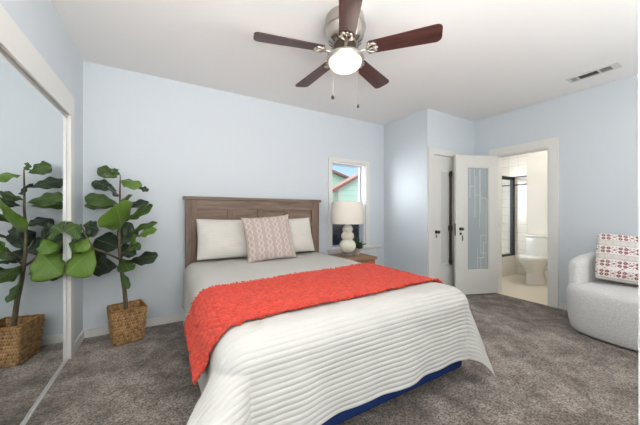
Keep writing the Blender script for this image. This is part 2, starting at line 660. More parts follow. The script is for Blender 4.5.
# mirrored sliding doors
for name, y0, y1, xm, lab in (('door_1', 1.35, 2.70, XL - 0.010, 'mirrored sliding closet door reflecting the fig tree'),
                              ('door_2', 0.12, 1.40, XL - 0.035, 'mirrored sliding closet door nearest the viewer')):
    d = thing(name, (xm, (y0 + y1) / 2, 0.02), lab, 'mirrored door', None, 'structure')
    box('mirror_pane', M['mirror'], d, xm - 0.006, xm, y0 + 0.025, y1 - 0.025, 0.03, CZ - 0.03)
    for a0, a1 in ((y0, y0 + 0.022), (y1 - 0.022, y1)):
        box('stile', M['alu'], d, xm - 0.014, xm + 0.001, a0, a1, 0.014, CZ - 0.006)
    for a0, a1 in ((0.014, 0.03), (CZ - 0.03, CZ - 0.006)):
        box('rail', M['alu'], d, xm - 0.014, xm + 0.001, y0 + 0.026, y1 - 0.026, a0, a1)

# window
w = thing('window_1', ((WX0 + WX1) / 2, YB, WZ0), 'tall white sash window behind the table lamp', 'window', None, 'structure')
m = MB()
cw = 0.055
m.box(WX0 - cw, WX0, YB - 0.02, YB, WZ0, WZ1 + cw)
m.box(WX1, WX1 + 0.07, YB - 0.02, YB, WZ0, WZ1 + cw)
m.box(WX0, WX1, YB - 0.02, YB, WZ1, WZ1 + cw)
m.build('casing', M['trim'], w)
m = MB()
m.box(WX0 - 0.08, WX1 + 0.29, YB - 0.05, YB, WZ0 - 0.03, WZ0, 0.005)
m.box(WX0 - 0.05, WX1 + 0.2, YB - 0.016, YB, WZ0 - 0.09, WZ0 - 0.03)
m.build('sill', M['trim'], w)
m = MB()
m.box(WX0, WX0 + 0.005, YB, YB + T, WZ0, WZ1)
m.box(WX1 - 0.02, WX1, YB, YB + T, WZ0, WZ1)
m.box(WX0 + 0.02, WX1 - 0.02, YB, YB + T, WZ1 - 0.02, WZ1)
m.box(WX0 + 0.02, WX1 - 0.02, YB, YB + T, WZ0, WZ0 + 0.015)
m.build('jamb', M['vinyl'], w)
ZM = 1.215
for nm, y0, z0, z1, gm in (('upper_sash', YB + 0.065, ZM - 0.02, WZ1 - 0.02, 'glass'), ('lower_sash', YB + 0.03, WZ0 + 0.015, ZM + 0.02, 'glass')):
    m = MB()
    a0, a1 = WX0 + 0.005, WX1 - 0.02
    sw = 0.03 if nm == 'upper_sash' else 0.02
    m.box(a0, a0 + 0.014, y0, y0 + 0.03, z0, z1)
    m.box(a1 - sw, a1, y0, y0 + 0.03, z0, z1)
    m.box(a0 + 0.014, a1 - sw, y0, y0 + 0.03, z0, z0 + 0.02)
    m.box(a0 + 0.014, a1 - sw, y0, y0 + 0.03, z1 - 0.012, z1)
    sh = m.build(nm, M['sash'], w)
    box('pane', M['glass'], sh, a0 + 0.014, a1 - sw, y0 + 0.012, y0 + 0.016, z0 + 0.02, z1 - 0.012)
box('insect_screen', M['screen'], w, WX0 + 0.02, WX1 - 0.02, YB + 0.105, YB + 0.107, WZ0 + 0.015, ZM)
box('latch', M['black'], w, 2.425, 2.47, YB + 0.005, YB + 0.03, ZM - 0.03, ZM + 0.005, bev=0.004)


def knob(parent, x, y, z, ny, key=True):
    """Round knob with rosette on a face whose outward normal is -Y rotated by ny."""
    m = MB()
    m.lathe([(0.0, 0.0), (0.024, 0.0), (0.024, 0.004), (0.011, 0.009), (0.009, 0.026), (0.018, 0.031), (0.022, 0.040), (0.019, 0.049), (0.010, 0.054), (0.0, 0.055)], (0, 0), 20, False)
    R = Matrix.Rotation(ny, 4, 'Z') @ Matrix.Rotation(PI / 2, 4, 'X')
    m.xform(lambda p: R @ p + Vector((x, y, z)))
    o = m.build('door_knob', M['bronze'], parent, smooth='auto')
    return o


# closet door in the bump-out
d3 = thing('door_3', ((DX0 + DX1) / 2, BY, 0), 'narrow off-white closet door with a slim mirror panel', 'door', None, 'structure')
m = MB()
m.box(DX0 - 0.095, DX0, BY - 0.016, BY, 0, DZ + 0.075)
m.box(DX1, DX1 + 0.08, BY - 0.016, BY, 0, DZ + 0.075)
m.box(DX0, DX1, BY - 0.016, BY, DZ, DZ + 0.075)
m.build('casing', M['door'], d3)
MX0, MX1, MZ0, MZ1 = 3.185, 3.53, 0.40, 1.665
m = MB()
y0, y1 = BY + 0.006, BY + 0.045
m.box(DX0 + 0.003, MX0, y0, y1, 0.012, DZ - 0.004)
m.box(MX1, DX1 - 0.003, y0, y1, 0.012, DZ - 0.004)
m.box(MX0, MX1, y0, y1, 0.012, MZ0)
m.box(MX0, MX1, y0, y1, MZ1, DZ - 0.004)
m.build('door_leaf', M['door'], d3)
box('mirror_panel', M['bright_mirror'], d3, MX0, MX1, BY + 0.014, BY + 0.020, MZ0, MZ1)
m = MB()
for q in ((MX0, MX0 + 0.012, MZ0, MZ1), (MX1 - 0.012, MX1, MZ0, MZ1), (MX0, MX1, MZ0, MZ0 + 0.012), (MX0, MX1, MZ1 - 0.012, MZ1)):
    m.box(q[0], q[1], BY + 0.004, BY + 0.014, q[2], q[3])
m.build('panel_bead', M['door'], d3)
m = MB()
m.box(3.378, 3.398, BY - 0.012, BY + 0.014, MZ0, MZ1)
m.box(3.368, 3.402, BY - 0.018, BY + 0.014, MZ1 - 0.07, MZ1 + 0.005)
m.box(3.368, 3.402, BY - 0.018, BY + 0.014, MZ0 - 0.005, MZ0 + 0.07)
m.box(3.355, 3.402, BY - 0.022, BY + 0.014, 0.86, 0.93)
m.build('gap_reflection_strip', M['bronze'], d3)  # dark strip built in place of a reflected dark gap, with clip ends
knob(d3, 3.095, BY + 0.006, 0.85, 0)
m = MB().box(3.09, 3.10, BY - 0.002, BY + 0.006, 0.775, 0.81, 0.002)
m.build('keyhole_plate', M['bronze'], d3)

# bathroom doorway casing
d4c = MB()
d4c.box(XR - 0.018, XR, RY0 - 0.092, RY0, 0, RZ + 0.095)
d4c.box(XR - 0.018, XR, RY1, RY1 + 0.085, 0, RZ + 0.095)
d4c.box(XR - 0.018, XR, RY0, RY1, RZ, RZ + 0.095)
d4c.box(XR, XR + T, RY0, RY0 + 0.014, 0, RZ)
d4c.box(XR, XR + T, RY1 - 0.014, RY1, 0, RZ)
d4c.box(XR, XR + T, RY0 + 0.014, RY1 - 0.014, RZ - 0.014, RZ)
struct(d4c.build('trim_4', M['trim']), 'white casing around the bathroom doorway', 'trim')
struct(MB().box(XR + 0.05, XR + 0.075, RY0 + 0.014, RY0 + 0.017, 0.73, 0.79).build('trim_5', M['black']), 'small dark strike plate on the bathroom door jamb', 'strike plate')

# bathroom door, standing open
HX, HY = 3.922, 1.985            # hinge
EX, EY = 3.338, 2.21            # free edge
dv = Vector((EX - HX, EY - HY, 0))
Wd = dv.length
du = dv.normalized()
ang = math.atan2(du.y, du.x)
d4 = thing('door_4', (HX, HY, 0), 'open white bathroom door with a tall etched glass panel', 'door', None, 'structure')


def leafpt(p):
    """Local leaf coords: x along the leaf from the hinge, y through its thickness (camera side +), z up."""
    nrm = Vector((du.y, -du.x, 0)) * -1.0
    return Vector((HX, HY, 0)) + du * p.x + nrm * p.y + Vector((0, 0, p.z))


# make sure +y points to the camera
_n = Vector((du.y, -du.x, 0)) * -1.0
SGN = 1.0 if _n.y < 0 else -1.0


def lp(p):
    return leafpt(Vector((p.x, p.y * SGN, p.z)))


g0, g1, gz0, gz1 = 0.135, 0.46, 0.335, 1.715
m = MB()
th = 0.018
m.box(0.0, g0, -th, th, 0.018, 1.87)
m.box(g1, Wd, -th, th, 0.018, 1.87)
m.box(g0, g1, -th, th, 0.018, gz0)
m.box(g0, g1, -th, th, gz1, 1.87)
m.xform(lp)
m.build('door_leaf', M['door'], d4)
m = MB()
for q in ((g0, g0 + 0.01, gz0, gz1), (g1 - 0.01, g1, gz0, gz1), (g0, g1, gz0, gz0 + 0.01), (g0, g1, gz1 - 0.01, gz1)):
    m.box(q[0], q[1], -0.012, 0.012, q[2], q[3])
m.xform(lp).build('panel_bead', M['door'], d4)
m = MB().box(g0 + 0.01, g1 - 0.01, -0.003, 0.003, gz0 + 0.01, gz1 - 0.01)
gp = m.xform(lp).build('etched_pane', M['etched'], d4)
m = MB()


def etch(x0, z0, x1, z1, wd=0.005):
    if abs(x1 - x0) < 1e-6:
        m.box(x0 - wd / 2, x0 + wd / 2, 0.003, 0.0045, min(z0, z1), max(z0, z1))
    else:
        m.box(min(x0, x1), max(x0, x1), 0.003, 0.0045, z0 - wd / 2, z0 + wd / 2)


# x runs from the hinge (right in the photo) to the free edge
for xx, za, zb in ((0.41, 1.30, 1.69), (0.345, 1.05, 1.69), (0.325, 1.05, 1.60), (0.27, 0.90, 1.69), (0.255, 1.10, 1.69), (0.17, 0.35, 1.30), (0.25, 0.56, 0.80), (0.21, 0.50, 0.70), (0.30, 0.35, 0.62), (0.25, 0.35, 0.50)):
    etch(xx, za, xx, zb, 0.0065)
for xa, xb, zz in ((0.325, 0.345, 1.05), (0.255, 0.345, 1.34), (0.15, 0.25, 0.80), (0.15, 0.21, 0.70), (0.15, 0.25, 0.56), (0.17, 0.30, 0.50), (0.345, 0.41, 1.46), (0.17, 0.255, 1.30)):
    etch(xa, zz, xb, zz, 0.0065)
m.xform(lp).build('etched_line', M['etch_line'], gp)
# knobs on both faces, lock and key below
KX = Wd - 0.065
for sg, nm in ((1, 'door_knob'), (-1, 'door_knob')):
    m = MB().lathe([(0.0, 0.0), (0.022, 0.0), (0.022, 0.005), (0.010, 0.010), (0.008, 0.026), (0.017, 0.031), (0.021, 0.040), (0.018, 0.048), (0.0, 0.053)], (0, 0), 20, False)
    m.xform(lambda p: lp(Vector((KX + p.x, sg * (th + p.z), 0.89 + p.y))))
    m.build(nm, M['bronze'], d4, smooth='auto')
m = MB().lathe([(0.0, 0.0), (0.016, 0.0), (0.016, 0.006), (0.010, 0.010), (0.0, 0.011)], (0, 0), 16, False)
m.xform(lambda p: lp(Vector((KX + p.x, th + p.z, 0.825 + p.y))))
lk = m.build('lock_cylinder', M['bronze'], d4, smooth='auto')
m = MB().box(KX - 0.03, KX - 0.024, th, th + 0.012, 0.73, 0.80)
m.xform(lp).build('key', M['bronze'], lk)
m = MB()
m.box(Wd, Wd + 0.002, -0.012, 0.012, 0.80, 0.96)
m.xform(lp).build('latch_plate', M['bronze'], d4)
# hinges
for zz in (0.25, 0.95, 1.65):
    m = MB().lathe([(0.006, zz - 0.04), (0.006, zz + 0.04)], (HX - 0.0, HY - 0.022), 10)
    m.build('hinge', M['trim'], d4)

# entry door whose white edge closes the picture on the right
d5 = thing('door_5', (0.925, -0.2, 0), 'white entry door standing open at the edge of the room', 'door', None, 'structure')
box('door_leaf', M['trim'], d5, 0.905, 0.945, -0.62, 0.166, 0.012, 2.05)

# ---------------------------------------------------------------- bathroom shell
BXR, BYN, BYS = 5.50, 3.30, 0.95
struct(box('floor_bathroom', M['bath_floor'], None, XR, BXR + 0.1, BYS, BYN, -0.12, -0.002), 'cream bathroom floor', 'floor')
m = MB()
m.box(BXR, BXR + 0.1, BYS, 2.29, 0, H)
m.box(XR + T, BXR, BYS - 0.1, BYS, 0, H)
struct(m.build('wall_bathroom', M['bath_wall']), 'warm white bathroom wall behind the toilet', 'wall')
m = MB()
m.box(BXR - 0.008, BXR + 0.1, 2.29, BYN + 0.1, 0, H)
m.box(XR, BXR - 0.008, BYN, BYN + 0.1, 0, H)
struct(m.build('wall_shower', M['tile']), 'cream tiled wall around the tub', 'wall')
for k, zz in enumerate((1.735, 1.595)):
    m = MB()
    m.box(BXR - 0.014, BXR - 0.008, 2.29, BYN, zz, zz + 0.022)
    m.box(XR + T, BXR - 0.014, BYN - 0.006, BYN, zz, zz + 0.022)
    struct(m.build('trim_%d' % (6 + k), M['liner']), ('upper dark tile liner on the shower wall', 'lower dark tile liner on the shower wall')[k], 'tile liner')

# ================================================================ BATHROOM THINGS
tubt = thing('bathtub', (4.8, 2.9, 0), 'cream bathtub behind the black framed shower door', 'bathtub')
m = MB()
tx0, tx1, ty0, ty1, tz = XR + T + 0.005, BXR - 0.016, 2.455, BYN - 0.008, 0.34
n = 40
prof = []


def rrect(cx_, cy_, hx, hy, r, k=6):
    pts = []
    for qx, qy, a0 in ((1, 1, 0), (-1, 1, PI / 2), (-1, -1, PI), (1, -1, 1.5 * PI)):
        for i in range(k + 1):
            a = a0 + (PI / 2) * i / k
            pts.append((cx_ + qx * (hx - r) + r * math.cos(a), cy_ + qy * (hy - r) + r * math.sin(a)))
    return pts


def loft(m, rings):
    """rings: list of (list of xy, z), same count."""
    n = len(rings[0][0])
    vs = [(p[0], p[1], z) for ring, z in rings for p in ring]
    fs = []
    for j in range(len(rings) - 1):
        for i in range(n):
            k = (i + 1) % n
            fs.append((j * n + i, j * n + k, (j + 1) * n + k, (j + 1) * n + i))
    fs.append(tuple(range(n))[::-1])
    fs.append(tuple((len(rings) - 1) * n + i for i in range(n)))
    return m.add(vs, fs)


cx_, cy_, hx, hy = (tx0 + tx1) / 2, (ty0 + ty1) / 2, (tx1 - tx0) / 2, (ty1 - ty0) / 2
loft(m, [(rrect(cx_, cy_, hx, hy, 0.01), 0.0), (rrect(cx_, cy_, hx, hy, 0.01), tz - 0.01), (rrect(cx_, cy_, hx - 0.01, hy - 0.01, 0.02), tz),
         (rrect(cx_, cy_, hx - 0.07, hy - 0.07, 0.12), tz), (rrect(cx_, cy_, hx - 0.09, hy - 0.09, 0.12), tz - 0.03), (rrect(cx_, cy_, hx - 0.16, hy - 0.14, 0.12), 0.06)])
m.build('tub_shell', M['tub'], tubt, smooth='auto')

sd = thing('shower_door', (4.8, 2.55, 0.34), 'black framed sliding glass shower door on the tub rim', 'shower door')
sx0, sx1, sz0, sz1, sy = XR + T + 0.005, 5.478, 0.3405, 1.745, 2.495
m = MB()
m.box(sx0, sx1, sy - 0.022, sy + 0.022, sz1 - 0.055, sz1)
m.box(sx0, sx1, sy - 0.022, sy + 0.022, sz0, sz0 + 0.035)
m.box(sx1 - 0.075, sx1, sy - 0.022, sy + 0.022, sz0, sz1)
m.box(sx0, sx0 + 0.05, sy - 0.022, sy + 0.022, sz0, sz1)
m.build('frame', M['black'], sd)
box('glass_panel', M['glass'], sd, sx0 + 0.05, 4.85, sy - 0.012, sy - 0.007, sz0 + 0.035, sz1 - 0.055)
box('glass_panel', M['glass'], sd, 4.80, sx1 - 0.075, sy + 0.006, sy + 0.011, sz0 + 0.035, sz1 - 0.055)

toi = thing('toilet', (5.2, 2.03, 0), 'white toilet standing against the bathroom wall', 'toilet')
ty = 2.0
m = MB()
m.box(5.285, 5.485, ty - 0.225, ty + 0.225, 0.37, 0.70, 0.02)
m.build('tank', M['ceramic'], toi, smooth='auto')
m = MB().box(5.275, 5.492, ty - 0.24, ty + 0.24, 0.70, 0.735, 0.012)
tl = m.build('tank_lid', M['ceramic'], toi, smooth='auto')
m = MB().box(5.262, 5.285, ty - 0.18, ty - 0.10, 0.635, 0.652, 0.004)
m.build('flush_lever', M['chrome'], toi, smooth='auto')


def egg(cx0, hx, hy, n=32, sq=0.0):
    pts = []
    for i in range(n):
        a = 2 * PI * i / n
        c, s_ = math.cos(a), math.sin(a)
        x = c * hx * (1.0 if c < 0 else 0.82)
        pts.append((cx0 + x, ty + s_ * hy))
    return pts


m = MB()
loft(m, [(egg(5.08, 0.20, 0.12), 0.0), (egg(5.08, 0.195, 0.115), 0.06), (egg(5.07, 0.17, 0.10), 0.16), (egg(5.03, 0.19, 0.125), 0.24), (egg(5.00, 0.235, 0.165), 0.31),
         (egg(4.98, 0.26, 0.185), 0.36), (egg(4.98, 0.265, 0.19), 0.385), (egg(4.98, 0.20, 0.135), 0.385), (egg(4.99, 0.14, 0.09), 0.28)])
m.box(5.10, 5.44, ty - 0.11, ty + 0.11, 0.20, 0.372, 0.03)
m.build('bowl', M['ceramic'], toi, smooth='auto')
m = MB()
loft(m, [(egg(4.98, 0.272, 0.192), 0.386), (egg(4.98, 0.275, 0.195), 0.392), (egg(4.98, 0.275, 0.195), 0.402), (egg(4.98, 0.270, 0.190), 0.406)])
m.build('seat', M['ceramic'], toi, smooth='auto')
m = MB()
loft(m, [(egg(4.985, 0.272, 0.192), 0.407), (egg(4.985, 0.275, 0.195), 0.412), (egg(4.985, 0.27, 0.19), 0.424), (egg(4.985, 0.22, 0.15), 0.430)])
m.build('seat_lid', M['ceramic'], toi, smooth='auto')

# ================================================================ BED
bed = thing('bed', (0.945, 2.0, 0), 'queen bed with weathered brown panelled wooden headboard and navy box spring', 'bed')
HX0, HX1, HY0, HY1 = 0.178, 1.712, 3.0, 3.05
hb = MB().box(HX0 + 0.10, HX1 - 0.10, HY0 + 0.022, HY1 - 0.008, 0.34, 1.16).build('headboard', M['head_x'], bed)
for x0 in (HX0, HX1 - 0.105):
    MB().box(x0, x0 + 0.105, HY0, HY1, 0.0, 1.235, 0.004).build('post', M['head_z'], hb, smooth='auto')
MB().box(HX0 + 0.105, HX1 - 0.105, HY0, HY1, 1.135, 1.235, 0.003).build('top_rail', M['head_x'], hb, smooth='auto')
MB().box(HX0 + 0.105, HX1 - 0.105, HY0 + 0.004, HY1, 0.94, 1.0, 0.003).build('middle_rail', M['head_x'], hb, smooth='auto')
MB().box(HX0 + 0.105, HX1 - 0.105, HY0 + 0.004, HY1, 0.34, 0.46, 0.003).build('bottom_rail', M['head_x'], hb, smooth='auto')
MB().box(HX0 - 0.022, HX1 + 0.022, HY0 - 0.022, HY1 + 0.006, 1.235, 1.268, 0.006).build('cap', M['head_x'], hb, smooth='auto')
xa, xb = HX0 + 0.105, HX1 - 0.105
for k in range(3):
    xc = xa + (xb - xa) * (0.255 + 0.245 * k)
    MB().box(xc - 0.036, xc + 0.036, HY0 + 0.002, HY1, 1.0, 1.135, 0.002).build('muntin', M['head_z'], hb, smooth='auto')
m = MB()
for k in range(4):
    pass
bs = MB().box(0.21, 1.68, 1.055, 2.985, 0.095, 0.36, 0.03).build('box_spring', M['blue'], bed, smooth='auto')
MB().box(0.21, 1.68, 1.10, 2.985, 0.362, 0.598, 0.07).build('mattress', M['pillow_white'] if False else M['coverlet'], bed, smooth='auto')
for lx in (0.30, 1.60):
    for ly in (1.40, 2.85):
        MB().box(lx - 0.03, lx + 0.03, ly - 0.03, ly + 0.03, 0.0, 0.0945, 0.004).build('leg', M['black'], bed, smooth='auto')

# ---- cloth over the bed
XI0, XI1, YI, RR, ZT = 0.275, 1.625, 1.125, 0.115, 0.615


def smoothstep(x):
    x = np.clip(x, 0, 1)
    return x * x * (3 - 2 * x)


def drape(a, b, off=0.0, flare_side=0.05, fl_left=1.05, fl_right=0.36, wav=0.45):
    """a, b: cloth coordinates that equal x, y on the flat top; returns world positions."""
    dx = np.where(a < XI0, a - XI0, np.where(a > XI1, a - XI1, 0.0))
    dy = np.where(b < YI, b - YI, 0.0)
    r = np.sqrt(dx * dx + dy * dy) + 1e-9
    ux, uy = dx / r, dy / r
    R = RR + off
    arc = R * PI / 2
    th = np.minimum(r / R, PI / 2)
    rest = np.maximum(r - arc, 0)
    corner = (2 * np.abs(ux * uy)) ** np.where(a < 0.9, 0.9, 1.4)
    r = r * (1 - np.where(a < 0.9, 0.06, 0.12) * corner)
    fc = np.where(a < 0.9, fl_left, fl_right)
    fs = flare_side
    fl = fs + (fc - fs) * corner
    # soft vertical folds in the hanging foot panel
    fold = 0.10 * np.cos((a - 0.42) * 9.5) + 0.05 * np.cos((a - 0.2) * 21.0)
    fl = fl + wav * fold * (np.abs(uy) ** 4) * (r > 0.01)
    foldside = 0.10 * np.cos((b - 1.2) * 10.0)
    fl = fl + wav * foldside * (np.abs(ux) ** 6) * (r > 0.01)
    cosf = 1 / np.sqrt(1 + fl * fl)
    hor = R * np.sin(th) + rest * fl * cosf
    drop = R * (1 - np.cos(th)) + rest * cosf
    ca = np.clip(a, XI0, XI1)
    cb = np.maximum(b, YI)
    x = ca + ux * hor
    y = cb + uy * hor
    # the mattress top is softly crowned
    z = ZT + off - drop + 0.006 * np.cos((ca - 0.95) * 1.8) + 0.003 * np.sin(cb * 4 + ca * 3)
    return np.stack([x, y, z], -1)


def normals(P):
    du_ = np.gradient(P, axis=0)
    dv_ = np.gradient(P, axis=1)
    n_ = np.cross(du_, dv_)
    n_ /= np.linalg.norm(n_, axis=-1, keepdims=True) + 1e-12
    return n_


def sheet(P, thick):
    """Closed sheet: top grid P and an under grid shifted inwards."""
    N = normals(P)
    sgn = 1.0 if N[P.shape[0] // 2, P.shape[1] // 2, 2] > 0 else -1.0
    return P, N * sgn


na, nb = 220, 900
La, Lb, Lf = 0.49, 0.48, 0.485
a = np.linspace(XI0 - La, XI1 + Lb, na)[:, None] * np.ones((1, nb))
b = np.ones((na, 1)) * np.linspace(YI - Lf, 2.93, nb)[None, :]
P = drape(a, b)
P, N = sheet(P, 0)
sp = 0.0235
rib = np.abs(np.sin(PI * b / sp)) ** 0.55
amp = 0.0026 * smoothstep((1.12 - b) / 0.10) + 0.0008 * smoothstep((1.45 - b) / 0.15) + 0.0005
wob = np.array([[mnoise.noise(Vector((i * 0.085, j * 0.018, 3.0))) for j in range(nb)] for i in range(na)])
P = P + N * (rib * amp + wob * 0.006)[..., None]
m = MB().grid(P)
cov = m.build('coverlet', M['coverlet'], None, smooth=True, solid=0.004)
tag(cov, 'ivory quilted coverlet with ribbed rows hanging over the bed', 'bedspread')

# ---- throw
na, nb = 520, 180
sa = np.linspace(0, 1, na)[:, None] * np.ones((1, nb))
sb = np.ones((na, 1)) * np.linspace(0, 1, nb)[None, :]
a = XI0 - 0.265 + sa * (XI1 + 0.26 - XI0 + 0.265)
low = 1.19 - 0.05 * np.exp(-((a - 0.12) / 0.15) ** 2) + 0.05 * smoothstep((a - 0.9) / 0.8)
up = 1.79 + 0.13 * smoothstep((a - 0.1) / 1.5) + 0.015 * np.sin(a * 9)
b = low + (up - low) * sb
P = drape(a, b, 0.012, 0.55, 0.6, 0.42, 0.4)
N = normals(P)
if N[na // 2, nb // 2, 2] < 0:
    N = -N
# knots: jittered cells
cell = 0.021
disp = np.zeros((na, nb))
shade = np.zeros((na, nb))
ia, ib = np.floor(a / cell), np.floor(b / cell)


def hsh(i, j, k):
    v = np.sin(i * 127.1 + j * 311.7 + k * 74.7) * 43758.5453
    return v - np.floor(v)


best = np.full((na, nb), 9.0)
val = np.zeros((na, nb))
for di in (-1, 0, 1):
    for dj in (-1, 0, 1):
        ci, cj = ia + di, ib + dj
        px_, py_ = (ci + 0.15 + 0.7 * hsh(ci, cj, 1)) * cell, (cj + 0.15 + 0.7 * hsh(ci, cj, 2)) * cell
        dd = np.hypot(a - px_, b - py_) / cell
        val = np.where(dd < best, hsh(ci, cj, 3), val)
        best = np.minimum(best, dd)
disp = 0.015 * np.sqrt(np.clip(1 - (best / 0.75) ** 2, 0, 1)) * (0.6 + 0.4 * val)
P = P + N * disp[..., None]
c0 = np.array(srgb(218, 80, 62)[:3])
c1_ = np.array(srgb(196, 60, 46)[:3])
tint = (c0[None, None] * val[..., None] + c1_[None, None] * (1 - val[..., None]))
m = MB().grid(P)
tn = tint.reshape(-1, 3)
m.tint = tn
thr = m.build('throw_blanket', M['throw'], None, smooth=True, solid=0.008)
tag(thr, 'coral red knotted throw blanket spread across the bed', 'throw')
# tassel tufts along the left hanging end and the two long edges
m = MB()
tt = []
rnd = random.Random(3)


def tuft(p, d, ln, r):
    n0 = len(m.v)
    q = Vector(p)
    pts, rs = [], []
    for k in range(4):
        pts.append(q + Vector(d) * ln * k / 3 + Vector((rnd.uniform(-1, 1), rnd.uniform(-1, 1), rnd.uniform(-1, 1))) * r * 0.5)
        rs.append(r * (0.7, 1.0, 0.9, 0.45)[k])
    m.tube(pts, rs, 6)
    cc = c0 * rnd.uniform(0.8, 1.05)
    tt.extend([cc] * (len(m.v) - n0))


for j in range(0, nb, 4):
    p = P[0, j]
    tuft(p, (rnd.uniform(-0.25, 0.1), rnd.uniform(-0.3, 0.3), -1), rnd.uniform(0.015, 0.04), 0.007)
for i in range(0, na, 5):
    p = P[i, 0]
    g = P[i, 0] - P[i, 6]
    g = g / np.linalg.norm(g)
    tuft(p, g, rnd.uniform(0.003, 0.008), 0.006)
    p = P[i, -1]
    g = P[i, -1] - P[i, -7]
    g = g / np.linalg.norm(g)
    tuft(p, g, rnd.uniform(0.003, 0.008), 0.006)
m.tint = tt
m.build('fringe', M['throw'], thr, smooth=True)


# ---- cushions
def cushion(name, w, h, t, centre, yaw, lean, roll, mat, tintfn, n=70, ear=0.06, pinch=0.04, sag=0.0, rnd_=0.0):
    """A closed pillow; local x across, z up, y thickness."""
    us = np.linspace(-1, 1, n)
    U, V = np.meshgrid(us, us, indexing='ij')
    ex = 1 - pinch * (1 - np.abs(V) ** 2) + ear * 0.3 * np.abs(V) ** 6
    ez = 1 - pinch * (1 - np.abs(U) ** 2) + ear * 0.3 * np.abs(U) ** 6
    kr = 1 - rnd_ * (np.abs(U) * np.abs(V)) ** 4
    X = U * ex * w / 2 * kr
    Z = V * ez * h / 2 * kr
    prof = (np.clip(1 - np.abs(U) ** 2.6, 0, 1) ** 0.55) * (np.clip(1 - np.abs(V) ** 2.6, 0, 1) ** 0.55)
    prof = prof * (1 - sag * V)
    seed = rng.uniform(0, 50)
    wr = np.array([[mnoise.noise(Vector((U[i, j] * 2.2 + seed, V[i, j] * 2.2, 1))) for j in range(n)] for i in range(n)])
    wr2 = np.array([[mnoise.noise(Vector((U[i, j] * 5 + seed, V[i, j] * 5, 9))) for j in range(n)] for i in range(n)])
    f = prof * t / 2 * (1 + 0.16 * wr + 0.05 * wr2)
    Rm = Matrix.Rotation(yaw, 4, 'Z') @ Matrix.Rotation(lean, 4, 'X') @ Matrix.Rotation(roll, 4, 'Y')
    R3 = np.array(Rm.to_3x3())
    m = MB()
    tints = []
    for sgn in (-1, 1):
        Q = np.stack([X, sgn * f, Z], -1) @ R3.T + np.array(centre)
        m.grid(Q)
        tints.append(tintfn(U, V, w, h).reshape(-1, 3))
    # weld the rims by joining the border loops with faces
    def border(off):
        L = [off + i * n for i in range(n)] + [off + (n - 1) * n + j for j in range(1, n)] + [off + i * n + n - 1 for i in range(n - 2, -1, -1)] + [off + j for j in range(n - 2, 0, -1)]
        return L
    A, B = border(0), border(n * n)
    for k in range(len(A)):
        q = (k + 1) % len(A)
        m.f.append((A[k], A[q], B[q], B[k]))
    m.tint = np.concatenate(tints)
    o = m.build(name, mat, None, smooth=True)
    bm = bmesh.new()
    bm.from_mesh(o.data)
    bmesh.ops.remove_doubles(bm, verts=bm.verts, dist=1e-5)
    bmesh.ops.recalc_face_normals(bm, faces=bm.faces)
    bm.to_mesh(o.data)
    bm.free()
    o.data.shade_smooth()
    return o


def lin(c):
    return np.array(c[:3])


def t_white(U, V, w, h):
    base = lin(srgb(222, 218, 210))
    line = (np.mod(V * h / 2 / 0.016, 1.0) < 0.22).astype(float)
    return base[None, None] * (1 - 0.10 * line[..., None])


def t_ogee(U, V, w, h):
    base = lin(srgb(192, 175, 167))
    pale = lin(srgb(226, 216, 208))
    x = (U + 1) / 2 * 5.5
    y = (V + 1) / 2 * 3.6
    wv = 0.235 * np.clip(1.25 * np.sin(2 * PI * y), -1, 1)
    d = np.full(U.shape, 9.0)
    for sg in (-1, 1):
        q = np.mod(x + sg * wv, 1.0) - 0.5
        if sg > 0:
            q = np.mod(x + sg * wv, 1.0) - 0.5
        d = np.minimum(d, np.abs(q))
    msk = np.clip((0.07 - d) / 0.035, 0, 1)
    spk = np.array([[mnoise.noise(Vector((U[i, j] * 30, V[i, j] * 30, 4))) for j in range(U.shape[1])] for i in range(U.shape[0])])
    msk = msk * (0.75 + 0.3 * spk)
    return base + (pale - base) * np.clip(msk, 0, 1)[..., None]


def t_folk(U, V, w, h):
    base = lin(srgb(238, 232, 225))
    red = lin(srgb(150, 86, 100))
    grey = lin(srgb(206, 200, 192))
    out = np.ones(U.shape + (3,)) * base
    vv = (V + 1) / 2
    uu = (U + 1) / 2
    bands = [(0.04, 0.44, 4.6, 2), (0.53, 0.73, 4.6, 1), (0.83, 1.0, 4.6, 1)]
    for lo, hi, k, rows in bands:
        inb = (vv > lo) & (vv < hi)
        fy = (vv - lo) / (hi - lo) * rows
        cx2 = np.mod(uu * k, 1.0) - 0.5
        cy2 = (np.mod(fy, 1.0) - 0.5)
        asp = (hi - lo) / rows * k
        X = cx2
        Y = cy2 * asp
        r = np.hypot(X, Y)
        th_ = np.arctan2(Y, X)
        pd = np.hypot(np.abs(X) - 0.155, np.abs(Y) - 0.155)
        petal = pd < 0.125
        hole = (r < 0.05) | (pd < 0.03)
        small = (np.hypot(np.abs(X) - 0.5, Y) < 0.07) | (np.hypot(np.abs(X) - 0.40, np.abs(Y) - 0.24) < 0.04)
        vine = np.abs(np.abs(X) + np.abs(Y) - 0.46) < 0.016
        msk = inb & ((petal & ~hole) | small | vine)
        out[msk] = red
        edge = (np.abs(vv - lo) < 0.012) | (np.abs(vv - hi) < 0.012)
        out[edge] = grey
    for lo, hi in ((0.455, 0.525), (0.735, 0.825)):
        inb = (vv > lo) & (vv < hi)
        st = np.mod(uu * 60, 1.0) < 0.45
        out[inb] = base * 0.9
        out[inb & st] = grey
    return out


